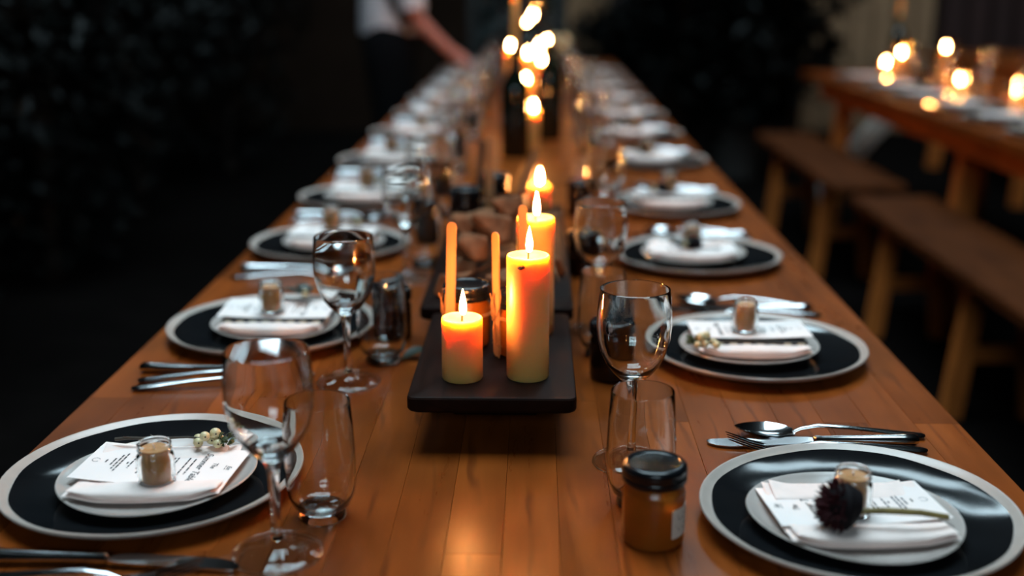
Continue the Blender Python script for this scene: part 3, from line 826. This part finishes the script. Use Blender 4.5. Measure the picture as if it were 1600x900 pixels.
    if cs is None:
        y0_ = y + (.20 if side == 'R' else -.175); a = 0 if side == 'R' else PI
        hx = x + (.015 if side == 'R' else -.015)
        cs = ((hx + .005, y0_ + (.022 if side == 'R' else .0) + .004, a - .1, 'spoon', 0), (hx, y0_ + (0 if side == 'R' else .024), a, 'knife', 0), (hx + .003, y0_ - .026, a + .05, 'fork', 0))
    for cx_, cy_, a, kd, _ in cs:
        inst(kd, {'spoon': SPOON, 'knife': KNIFE, 'fork': FORK}[kd], (cx_, cy_, T), a,
             {'spoon': 'steel spoon', 'knife': 'steel table knife', 'fork': 'steel fork'}[kd] + ' beside the plate at ' + where, kd, 'cutlery on the long table')
for i, (x, y) in enumerate(LEFT): settle('L', i, x, y)
for i, (x, y) in enumerate(RIGHT): settle('R', i, x, y)

# ------------------------------------------------------------------ candles
def flame_mesh(h_, r_):
    prof = [(0, 0)] + [(r_ * math.sin(PI * u ** .62) ** .9 * (1 - .25 * u), h_ * u) for u in (.06, .14, .24, .36, .5, .64, .78, .9)] + [(0, h_)]
    return MB().lathe(prof, 14)
FLM = flame_mesh(.028, .0039).mesh('flame', 'flame')
def pillar(R_, h_, seg=40, lit=True, dish=.0045):
    wx = MB().lathe([(0, 0), (R_ * .95, 0), (R_, .002), (R_, h_ * .3), (R_ * .992, h_ * .6), (R_, h_ - .004), (R_ * .985, h_ - .0012), (R_ * .95, h_), (R_ * .90, h_ - .0004),
                     (R_ * .84, h_ - dish * .6), (R_ * .7, h_ - dish), (0, h_ - dish)], seg).mesh('wax', 'wax')
    wk = MB().tube([(0, 0, h_ - dish - .002), (.0003, 0, h_ - dish + .006), (.0016, 0, h_ - dish + .011)], .0011, 7).mesh('wick', 'wick')
    return [('wax', wx, (0, 0, 0), [('wick', wk)]), ('flame', FLM, (.0012, 0, h_ - dish + .0065))]
def candle(x, y, z, R_, h_, label, group='candles on the long table', rot=0, name='pillar_candle'):
    return inst(name, pillar(R_, h_), (x, y, z), rot, label, 'candle', group)

# serving boards end to end along the middle of the table
BT = T + .060
def serving_board(xa, xb, ya, yb, label):
    cx_, cy_ = (xa + xb) / 2, (ya + yb) / 2
    hw, hl = (xb - xa) / 2, (yb - ya) / 2
    r = link('serving_board', None, None, (cx_, cy_, T)); tag(r, label, 'board', 'dark serving boards')
    rings = []
    for z, e in ((.0425, .004), (.0445, .0012), (.047, 0), (.0575, 0), (.0592, .0010), (.06, .0032)):
        ring = []; rc = .008
        for sx, sy, a0 in ((1, -1, -PI / 2), (1, 1, 0), (-1, 1, PI / 2), (-1, -1, PI)):
            for k in range(5):
                a = a0 + k * PI / 8
                ring.append((sx * (hw - e - rc) + rc * math.cos(a), sy * (hl - e - rc) + rc * math.sin(a), z))
        rings.append(ring)
    link('board_slab', MB().loft(rings).mesh('board_slab', 'board', angle=30), r)
    for s_ in (-1, 1):
        link('foot', MB().box(-hw * .55, hw * .55, s_ * (hl - .12) - .014, s_ * (hl - .12) + .014, 0, .0424, .002).mesh('foot', 'board', False), r)
serving_board(-.098, .072, 1.068, 1.372, 'dark wooden serving board carrying three lit candles at the front')
serving_board(-.117, .079, 1.392, 2.10, 'dark wooden serving board piled with bread behind the candle board')
candle(-.0455, 1.128, BT, .0214, .066, 'short lit beeswax candle on the front of the dark board')
c2 = candle(.0225, 1.134, BT, .0222, .131, 'tall lit beeswax candle on the front of the dark board')
link('scorch_mark', MB().ball((-.0075, -.0202, .1215), .0032, 10, 8, .6).ball((-.0045, -.0211, .1225), .002, 8, 6).mesh('scorch_mark', 'scorch'), c2)
candle(.030, 1.292, BT, .0222, .138, 'tall lit beeswax candle standing behind the front tall candle')
candle(.036, 2.05, BT, .0195, .044, 'low lit candle at the far end of the bread board')

# jars with spreading sticks tied on
inst('preserve_jar', JAR_AMBER, (-.047, 1.243, BT), 0, 'amber jar with black lid behind the short candle', 'jar', 'jars on the serving boards')
inst('preserve_jar', JAR_AMBER, (.0135, 1.212, BT), 1, 'amber jar with black lid hidden behind the front tall candle', 'jar', 'jars on the serving boards')
inst('preserve_jar', JAR_DARK, (-.086, 1.86, BT), 2, 'dark preserve jar with black lid behind the bread pile', 'jar', 'jars on the serving boards')
inst('preserve_jar', JAR_DARK, (-.044, 2.00, BT), 3, 'dark preserve jar at the far end of the bread board', 'jar', 'jars on the serving boards')
def stick(x, y, L_, W_, rot, label, mat='stick', z=BT + .0006):
    hw = W_ / 2; ring = []
    for k in range(9):
        a = k * PI / 8; ring.append((hw * math.cos(a), L_ - hw + hw * math.sin(a)))
    for k in range(9):
        a = PI + k * PI / 8; ring.append((hw * math.cos(a), hw + hw * math.sin(a)))
    mb = MB().loft([[(p[0], -.0009, p[1]) for p in ring], [(p[0], .0009, p[1]) for p in ring]])
    return inst('wooden_stick', mb.mesh('wooden_stick', mat, angle=30), (x, y, z), rot, label, 'stick', 'wooden spreading sticks')
stick(-.0655, 1.2165, .147, .0105, (.0, .03, -.12), 'round-ended wooden stick tied to the jar behind the short candle')
stick(-.0115, 1.1965, .140, .0098, (0, -.015, -.75), 'round-ended wooden stick just left of the front tall candle')
stick(.0185, 1.249, .160, .0098, (0, -.02, .1), 'round-ended wooden stick before the rear tall candle')
stick(-.051, 1.972, .142, .0150, (0, .0, .05), 'wide bright wooden stick standing at the far jar')
stick(-.0745, 1.925, .140, .0105, (0, .10, .1), 'dark slanting wooden stick beside the wide bright stick', 'darkstick')
stick(-.012, 1.99, .124, .0135, (0, .36, .1), 'wooden stick leaning right in front of the far low candle')
def twine(cx_, cy_, R_, z, sx_, sy_, label, seed):
    r = random.Random(seed); parts = []
    loop = MB()
    for k in range(2):
        n = 40
        pts = [(R_ * math.cos(2 * PI * q / n), R_ * math.sin(2 * PI * q / n), .0022 * k + .0012 * math.sin(4 * PI * q / n)) for q in range(n + 1)]
        loop.tube(pts, .0008, 6)
    parts.append(('loop', loop.mesh('loop', 'twine')))
    kn = MB()
    for k in range(7):
        a = r.uniform(0, 6)
        pts = [(sx_ - cx_, sy_ - cy_, 0)]
        for q in range(1, 6):
            u = q / 5
            pts.append((sx_ - cx_ + .011 * u * math.cos(a) * math.sin(2.5 * u + k), sy_ - cy_ - .003 - .003 * u, (.032 if k % 2 else -.036) * u * r.uniform(.8, 1.1) + .006 * math.sin(5 * u + a)))
        kn.tube(pts, .0007, 5)
    parts.append(('knot', kn.mesh('knot', 'twine')))
    inst('twine_tie', parts, (cx_, cy_, z), 0, label, 'twine', 'twine round the sticks')
twine(-.047, 1.243, .0292, T + .100, -.071, 1.2205, 'jute twine tied round the jar behind the short candle', 1)
twine(.0135, 1.212, .0290, T + .103, -.015, 1.197, 'jute twine hanging beside the front tall candle', 2)

# bread
br = random.Random(12)
def chunk(seed, s_):
    r = random.Random(seed)
    pts = [Vector((r.uniform(-1, 1) * s_, r.uniform(-.8, .8) * s_, r.choice((-.55, .55, .4)) * s_ * r.uniform(.7, 1.1))) for _ in range(11)]
    mb = MB().hull(pts)
    me = bpy.data.meshes.new('t'); me.from_pydata(mb.v, [], mb.f)
    bm = bmesh.new(); bm.from_mesh(me); bmesh.ops.triangulate(bm, faces=bm.faces)
    bmesh.ops.bevel(bm, geom=list(bm.edges), offset=s_ * .10, segments=1, affect='EDGES')
    bmesh.ops.triangulate(bm, faces=bm.faces)
    bmesh.ops.subdivide_edges(bm, edges=bm.edges, cuts=1)
    for v in bm.verts:
        n_ = v.normal
        v.co += n_ * r.uniform(-.035, .035) * s_
    mnz = min(v.co.z for v in bm.verts)
    out = MB().add([(v.co.x, v.co.y, v.co.z - mnz) for v in bm.verts], [tuple(v.index for v in f.verts) for f in bm.faces])
    bm.free(); bpy.data.meshes.remove(me)
    return out.mesh('bread_chunk', 'bread', angle=25)
BREAD = [(-.078, 1.455, 0, .032, 'bread chunk at the near left corner of the pile'), (-.015, 1.46, 0, .032, 'bread chunk at the near middle of the pile'), (.042, 1.47, 0, .028, 'bread chunk at the near right of the pile'),
         (-.075, 1.545, 0, .036, 'bread chunk at the left of the pile'), (-.005, 1.555, 0, .036, 'bread chunk low in the middle of the pile'), (.050, 1.565, 0, .028, 'bread chunk at the right of the pile'),
         (-.070, 1.645, 0, .036, 'bread chunk at the far left of the pile'), (.0, 1.65, 0, .038, 'bread chunk at the far middle of the pile'), (.05, 1.66, 0, .030, 'bread chunk at the far right of the pile'),
         (-.050, 1.51, .034, .032, 'bread chunk lying on top at the left of the pile'), (.012, 1.515, .034, .034, 'bread chunk lying on top in the pile middle'), (-.030, 1.595, .038, .038, 'large bread chunk lying on top of the pile'),
         (.030, 1.62, .040, .036, 'bread chunk on top at the back right'), (-.06, 1.665, .036, .032, 'bread chunk on top at the back left'), (-.015, 1.64, .068, .030, 'topmost bread chunk crowning the pile')]
for k, (x, y, dz, s_, lb) in enumerate(BREAD):
    inst('bread_chunk', chunk(30 + k, s_), (x, y, BT + dz), br.uniform(0, 6), 'rough brown ' + lb, 'bread', 'bread pile on the board')
lf = leaf_blade(.045, .012, .008).mesh('fallen_leaf', 'darkleaf')
inst('fallen_leaf', lf, (-.138, 1.36, T + .0004), .5, 'dark green leaf lying on the table left of the board', 'leaf')

# bottles with tapers and the far candles
def wine_bottle():
    return MB().lathe([(0, .004), (.025, 0), (.036, 0), (.0385, .004), (.0385, .175), (.036, .195), (.026, .215), (.0165, .232), (.0142, .245), (.0140, .272), (.0155, .274), (.0155, .286), (.0140, .288), (.0100, .288), (.0095, .25), (0, .25)], 36).mesh('bottle_body', 'bottle')
WB = wine_bottle()
def taper(R_, h_, z0):
    wx = MB().lathe([(0, z0), (R_ * .8, z0), (R_, z0 + .02), (R_ * .95, z0 + h_ * .6), (R_ * .85, z0 + h_ - .004), (R_ * .5, z0 + h_), (0, z0 + h_)], 20).mesh('wax', 'wax')
    wk = MB().tube([(0, 0, z0 + h_ - .002), (.0003, 0, z0 + h_ + .004), (.001, 0, z0 + h_ + .008)], .0009, 6).mesh('wick', 'wick')
    return [('wax', wx, (0, 0, 0), [('wick', wk)]), ('flame', FLM, (.0006, 0, z0 + h_ + .004))]
def bottle_candle(x, y, z, h_, lb, group='bottles on the long table', gc='candles on the long table'):
    inst('wine_bottle', [('bottle_body', WB)], (x, y, z), 0, 'dark wine bottle used as a candle holder ' + lb, 'bottle', group)
    inst('taper_candle', taper(.0092, h_, 0), (x, y, z + .2505), 0, 'lit taper candle in the dark wine bottle ' + lb, 'candle', gc)
bottle_candle(-.027, 3.09, T, .172, 'nearest along the long table')
bottle_candle(-.012, 5.0, T, .020, 'second along the long table')
bottle_candle(.012, 5.35, T, .048, 'farthest along the long table')
inst('wine_bottle', [('bottle_body', WB)], (.068, 3.45, T), 0, 'dark wine bottle without candle behind the thin lit candle', 'bottle', 'bottles on the long table')
for x, y, R_, h_, lb in [(.022, 3.19, .0170, .112, 'thin lit candle right beside the nearest wine bottle'), (-.004, 3.80, .020, .137, 'lit pillar candle just beyond the nearest wine bottle'),
                         (.047, 4.15, .026, .178, 'thick lit candle, nearest of the far central cluster'), (.040, 4.42, .024, .212, 'thick lit candle, second of the far central cluster'),
                         (.070, 4.55, .022, .222, 'thick lit candle at the back right of the far cluster'), (-.060, 4.0, .016, .232, 'slim tall lit candle left of the far cluster'),
                         (-.005, 4.75, .022, .165, 'added lit candle imitating a reflected flame in the far cluster')]:  # last entry is an added candle; its flame stands in for a reflection
    candle(x, y, T, R_, h_, lb)
fl = link('flower_posy', None, None, (.12, 5.2, T)); tag(fl, 'pale yellow-green flowers in a small dark vase far down the table', 'flowers')
link('vase', MB().lathe([(0, 0), (.03, 0), (.036, .04), (.022, .09), (.026, .11), (.022, .11), (.018, .09), (0, .08)], 24).mesh('vase', 'bottle'), fl)
pr_ = random.Random(2)
for k in range(9):
    a = pr_.uniform(0, 6); rr = pr_.uniform(0, .05); z_ = .19 + pr_.uniform(-.03, .05)
    b_ = link('bloom', MB().ball((rr * math.cos(a), rr * math.sin(a), z_), .016, 12, 8, .8).mesh('bloom', 'berry'), fl)
    link('stalk', MB().tube([(0, 0, .09), (rr * math.cos(a) * .4, rr * math.sin(a) * .4, .14), (rr * math.cos(a), rr * math.sin(a), z_ - .012)], .0018, 6).mesh('stalk', 'green'), b_)

# ------------------------------------------------------------------ benches and the neighbouring tables
def bench(xa, xb, ya, yb, legs, label):
    r = link('wooden_bench', None, None, ((xa + xb) / 2, (ya + yb) / 2, 0)); tag(r, label, 'bench', 'wooden benches')
    hw = (xb - xa) / 2; cy_ = (ya + yb) / 2
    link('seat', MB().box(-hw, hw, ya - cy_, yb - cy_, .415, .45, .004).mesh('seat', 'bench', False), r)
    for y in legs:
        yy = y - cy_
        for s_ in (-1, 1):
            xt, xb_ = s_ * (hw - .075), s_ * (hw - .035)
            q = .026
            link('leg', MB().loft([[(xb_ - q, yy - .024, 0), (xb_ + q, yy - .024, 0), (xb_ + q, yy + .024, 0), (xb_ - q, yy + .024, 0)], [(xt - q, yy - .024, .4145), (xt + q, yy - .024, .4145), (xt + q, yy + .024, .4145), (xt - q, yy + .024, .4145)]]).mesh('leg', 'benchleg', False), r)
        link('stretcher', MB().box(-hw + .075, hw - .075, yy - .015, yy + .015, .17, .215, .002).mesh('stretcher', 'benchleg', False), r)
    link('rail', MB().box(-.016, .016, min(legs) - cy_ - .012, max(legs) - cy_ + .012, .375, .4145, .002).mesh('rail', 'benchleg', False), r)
bench(1.185, 1.485, 1.95, 4.17, (3.88, 3.10, 2.25), 'wooden bench in front at the right, beside the neighbouring table')
bench(1.175, 1.465, 4.39, 6.0, (4.72, 5.68), 'wooden bench farther back at the right, beyond the front bench')

def trestle_table(xa, xb, ya, yb, legs, label, splay=.05):
    r = link('trestle_table', None, None, ((xa + xb) / 2, (ya + yb) / 2, 0)); tag(r, label, 'table', 'neighbouring tables')
    hw = (xb - xa) / 2; cy_ = (ya + yb) / 2
    nb = 6; bw = 2 * hw / nb
    pm = MB().box(-bw / 2 + .0006, bw / 2 - .0006, ya - cy_, yb - cy_, T - .035, T, .0015).mesh('tabletop_plank', 'stave', False)
    for k in range(nb): link('tabletop_plank', pm, r, (-hw + bw * (k + .5), 0, 0))
    for s_ in (-1, 1):
        link('apron', MB().box(s_ * (hw - .07) - .015, s_ * (hw - .07) + .015, ya - cy_ + .2, yb - cy_ - .2, T - .115, T - .0355, .002).mesh('apron', 'benchleg', False), r)
    for y in legs:
        yy = y - cy_
        for s_ in (-1, 1):
            xt, xb_ = s_ * (hw - .13), s_ * (hw - .13 + splay); q = .035
            link('leg', MB().loft([[(xb_ - q, yy - q, 0), (xb_ + q, yy - q, 0), (xb_ + q, yy + q, 0), (xb_ - q, yy + q, 0)], [(xt - q, yy - q, T - .0355), (xt + q, yy - q, T - .0355), (xt + q, yy + q, T - .0355), (xt - q, yy + q, T - .0355)]]).mesh('leg', 'benchleg', False), r)
        link('crossbar', MB().box(-hw + .17, hw - .17, yy - .02, yy + .02, .62, .70, .003).mesh('crossbar', 'benchleg', False), r)
trestle_table(1.44, 2.34, 2.0, 6.2, (5.75, 4.05, 2.4), 'wooden trestle table beside the benches, laid with plates and candles')
trestle_table(2.62, 3.5, 6.0, 8.0, (6.3, 7.7), 'wooden table glowing orange in the far right corner')
g2 = 'things on the neighbouring table'
for k, y in enumerate((5.63, 5.15, 4.75, 4.33, 3.93, 3.55, 3.1, 2.65)):
    lb = '%s from the back along the neighbouring table' % ORD[k]
    inst('dinner_plate', PLATES[k % 4], (1.62, y, T), k, 'black plate with cream rim, ' + lb, 'plate', g2)
    inst('side_plate', SIDES[k % 3], (1.615, y, T + .0088), k, 'pale side plate, ' + lb, 'plate', g2)
    inst('napkin', NAPS[k % 3], (1.615, y, T + .0088), rnd.uniform(-.2, .2), 'white folded napkin, ' + lb, 'napkin', g2)
    inst('menu_card', [('card_sheet', card_me), ('lettering', title_me), ('menu_lines', lines_me)], (1.615, y + .014, T + .0088 + CARDZ + .0005), rnd.uniform(-.1, .1), 'white menu card, ' + lb, 'menu card', g2)
    inst('wine_glass', WINE, (1.80, y - .14, T), k, 'wine glass, ' + lb, 'wine glass', g2)
    inst('tumbler', TUMB, (1.79, y - .03, T), k, 'water tumbler, ' + lb, 'tumbler', g2)
    inst('wine_glass', WINE, (2.03, y + .02, T), k, 'wine glass on the far side, ' + lb, 'wine glass', g2)
gq = 'candles on the neighbouring table'
bottle_candle(1.89, 6.05, T, .20, 'on the neighbouring table', g2, gq)
for x, y, R_, h_, lb in [(1.90, 6.01 - .02, .022, .148, 'lit candle on the neighbouring table, close to its bottle'), (1.86, 5.88, .022, .104, 'lit candle before the bottle on the neighbouring table'),
                         (1.80, 5.93, .022, .052, 'low lit candle at the far end of the neighbouring table'), (1.90, 5.37, .022, .158, 'tall lit candle standing alone on the neighbouring table')]:
    if lb.startswith('lit candle on'): x, y = 1.93, 6.10
    candle(x, y, T, R_, h_, lb, gq)
# lit votives in glasses on the neighbouring table
for x, y, lb in ((1.90, 5.15, 'glowing tealight glass in the middle of the neighbouring table'), (1.92, 4.58, 'glowing tealight glass at the right edge of the view')):
    g_ = MB().lathe([(0, 0), (.030, 0), (.034, .006), (.038, .06), (.040, .075), (.0385, .075), (.0365, .06), (.032, .009), (0, .008)], 28).mesh('glass', 'thin')
    wx = MB().lathe([(0, .0085), (.028, .0085), (.030, .03), (.027, .029), (0, .029)], 24).mesh('wax', 'wax')
    inst('tealight_glass', [('glass', g_), ('wax', wx), ('flame', FLM, (0, 0, .031))], (x, y, T), 0, lb, 'candle', gq)
inst('preserve_jar', JAR_DARK, (1.83, 5.45, T), 0, 'dark preserve jar on the neighbouring table', 'jar', g2)
candle(2.85, 6.6, T, .024, .06, 'lit candle on the table in the far right corner', 'candles in the far corner')
# pale plank propped under the neighbouring table
inst('pale_plank', MB().box(-.055, .055, -.012, .012, 0, .80, .003).mesh('pale_plank', 'paleplank', False), (1.60, 6.45, .006), (0, .68, 0), 'pale grey plank leaning diagonally behind the neighbouring table', 'plank')

# ------------------------------------------------------------------ standing person reaching over the table
def skin_obj(name, verts, edges, mat, parent=None, sub=2, root=0):
    me = bpy.data.meshes.new(name)
    me.from_pydata([v[:3] for v in verts], edges, [])
    o = link(name, me, parent)
    md = o.modifiers.new('skin', 'SKIN'); md.use_smooth_shade = True
    me.skin_vertices.new() if not me.skin_vertices else None
    for sv, v in zip(me.skin_vertices[0].data, verts):
        sv.radius = v[3] if isinstance(v[3], tuple) else (v[3], v[3])
        sv.use_root = False
    me.skin_vertices[0].data[root].use_root = True
    s_ = o.modifiers.new('sub', 'SUBSURF'); s_.levels = sub; s_.render_levels = sub
    me.materials.append(M[mat])
    return o
PX, PY = -.655, 5.50
V = [(0, 0, .98, (.125, .10)),          # 0 pelvis
     (.01, 0, 1.12, (.125, .095)), (.035, 0, 1.28, (.145, .105)), (.06, 0, 1.42, (.13, .09)),   # 1-3 spine
     (.085, 0, 1.50, .055), (.10, 0, 1.56, .052),                    # 4,5 neck
     (.115, 0, 1.62, (.075, .085)), (.12, 0, 1.70, (.088, .098)), (.115, 0, 1.77, (.07, .08)),   # 6-8 head
     # near arm (towards the camera, y-), reaching over the table
     (.06, -.17, 1.40, .055), (.10, -.20, 1.25, .046), (.125, -.20, 1.065, .040), (.20, -.18, .985, .034), (.285, -.16, .905, .026), (.325, -.155, .872, (.020, .036)), (.355, -.15, .848, (.014, .036)),
     # far arm hanging
     (.06, .17, 1.40, .055), (.03, .21, 1.25, .046), (.0, .22, 1.08, .040), (.02, .22, .95, .033), (.04, .22, .86, .026), (.05, .22, .80, (.018, .034)),
     # legs
     (0, -.095, .88, .088), (.01, -.10, .68, .075), (.01, -.105, .50, .056), (-.01, -.105, .32, .052), (-.02, -.105, .09, .038), (.06, -.11, .045, .036), (.13, -.115, .035, .028),
     (0, .095, .88, .088), (-.01, .10, .68, .075), (-.01, .105, .50, .056), (-.03, .105, .32, .052), (-.04, .105, .09, .038), (.04, .11, .045, .036), (.11, .115, .035, .028)]
E_ = [(0, 1), (1, 2), (2, 3), (3, 4), (4, 5), (5, 6), (6, 7), (7, 8), (3, 9), (9, 10), (10, 11), (11, 12), (12, 13), (13, 14), (14, 15), (3, 16), (16, 17), (17, 18), (18, 19), (19, 20), (20, 21),
      (0, 22), (22, 23), (23, 24), (24, 25), (25, 26), (26, 27), (27, 28), (0, 29), (29, 30), (30, 31), (31, 32), (32, 33), (33, 34), (34, 35)]
def finger(base, dirs, r0):
    """adds a finger chain to the body's skeleton"""
    prev = base; p = Vector(V[base][:3])
    for i, d_ in enumerate(dirs):
        p = p + Vector(d_); V.append((p.x, p.y, p.z, r0 - .0015 * i)); E_.append((prev, len(V) - 1)); prev = len(V) - 1
for oy, l_ in ((-.028, .9), (-.009, 1.05), (.010, 1.0), (.028, .8)):
    finger(15, ((.022 * l_, oy, -.004), (.026 * l_, oy * .15, -.012), (.016 * l_, 0, -.014)), .0095)
finger(14, ((.008, .040, -.008), (.026, .012, -.014), (.018, 0, -.010)), .0105)
for oy, l_ in ((-.026, .9), (-.009, 1.05), (.009, 1.0), (.026, .8)):
    finger(21, ((.006, oy, -.026 * l_), (.008, 0, -.028 * l_), (.0, 0, -.018 * l_)), .0095)
finger(20, ((.03, -.02, -.022), (.016, -.004, -.026)), .0105)
pe = skin_obj('person', V, E_, 'skin')
pe.location = (PX, PY, 0)
tag(pe, 'standing person in pale shirt and black trousers reaching over the table', 'person')
def shell(ring_list, n=20):
    rings = []
    for cx_, cy_, z, rx, ry in ring_list:
        rings.append([(cx_ + rx * math.cos(2 * PI * k / n) * (1 + .03 * math.sin(3 * k)), cy_ + ry * math.sin(2 * PI * k / n), z) for k in range(n)])
    return MB().loft(rings)
sh = shell([(.005, 0, .975, .150, .170), (.008, 0, 1.0, .155, .176), (.01, 0, 1.12, .150, .172), (.035, 0, 1.28, .158, .188), (.055, 0, 1.40, .140, .190), (.07, 0, 1.47, .085, .12), (.08, 0, 1.50, .066, .07)])
sh.tube([(.05, -.15, 1.42, ), (.075, -.19, 1.36), (.10, -.205, 1.25), (.125, -.205, 1.09)], [.075, .074, .066, .062], 14)
sh.tube([(.05, .15, 1.42), (.05, .19, 1.36), (.03, .215, 1.25), (.005, .22, 1.10)], [.075, .074, .066, .062], 14)
link('shirt', sh.mesh('shirt', 'shirt', angle=80), pe)
tr_ = MB()
for s_, dx in ((-1, .01), (1, -.01)):
    tr_.tube([(0, s_ * .07, 1.0), (0, s_ * .085, .93), (0, s_ * .095, .84), (dx, s_ * .10, .66), (dx, s_ * .105, .48), (dx - .02, s_ * .105, .28), (dx - .03, s_ * .105, .07)], [.10, .125, .118, .100, .085, .080, .078], 16)
tr_.merge(shell([(0, 0, .86, .125, .17), (0, 0, .93, .142, .18), (0, 0, 1.005, .138, .165)]))
link('trousers', tr_.mesh('trousers', 'trouser', angle=80), pe)
link('strap', MB().tube([(.10, -.175, 1.0), (.02, -.192, 1.14), (-.02, -.195, 1.30), (.0, -.15, 1.46), (.04, -.06, 1.52)], [(.018, .004)] * 5, 8, upv=(0, -1, 0)).mesh('strap', 'strap'), pe)
hr = MB().ball((.10, 0, 1.745), .105, 20, 14, 1.05)
hr.v = [(min(x, .145 + .05 * (z - 1.74)), y, z) if z < 1.80 else (x, y, z) for x, y, z in hr.v]
link('hair', hr.mesh('hair', 'hair', angle=80), pe)
fc = MB().ball((.222, 0, 1.675), .016, 10, 8, 1.3)
link('nose', fc.mesh('nose', 'skin'), pe)
for s_ in (-1, 1):
    link('ear', MB().ball((.10, s_ * .098, 1.68), .022, 10, 8, 1.3).mesh('ear', 'skin'), pe)
    link('eye', MB().ball((.200, s_ * .034, 1.70), .011, 10, 8).mesh('eye', 'ink'), pe)
link('mouth', MB().tube([(.198, -.022, 1.632), (.206, 0, 1.630), (.198, .022, 1.632)], .005, 6).mesh('mouth', 'maroon'), pe)
for s_, dx in ((-1, .02), (1, 0)):
    sm = MB().tube([(dx - .085, s_ * .107, .045), (dx - .05, s_ * .107, .052), (dx + .04, s_ * .11, .050), (dx + .11, s_ * .115, .040), (dx + .165, s_ * .116, .030)], [(.03, .040), (.044, .050), (.046, .047), (.048, .038), (.03, .02)], 14)
    sm.v = [(x, y, max(z, .001)) for x, y, z in sm.v]
    link('shoe', sm.mesh('shoe', 'lid', angle=80), pe)
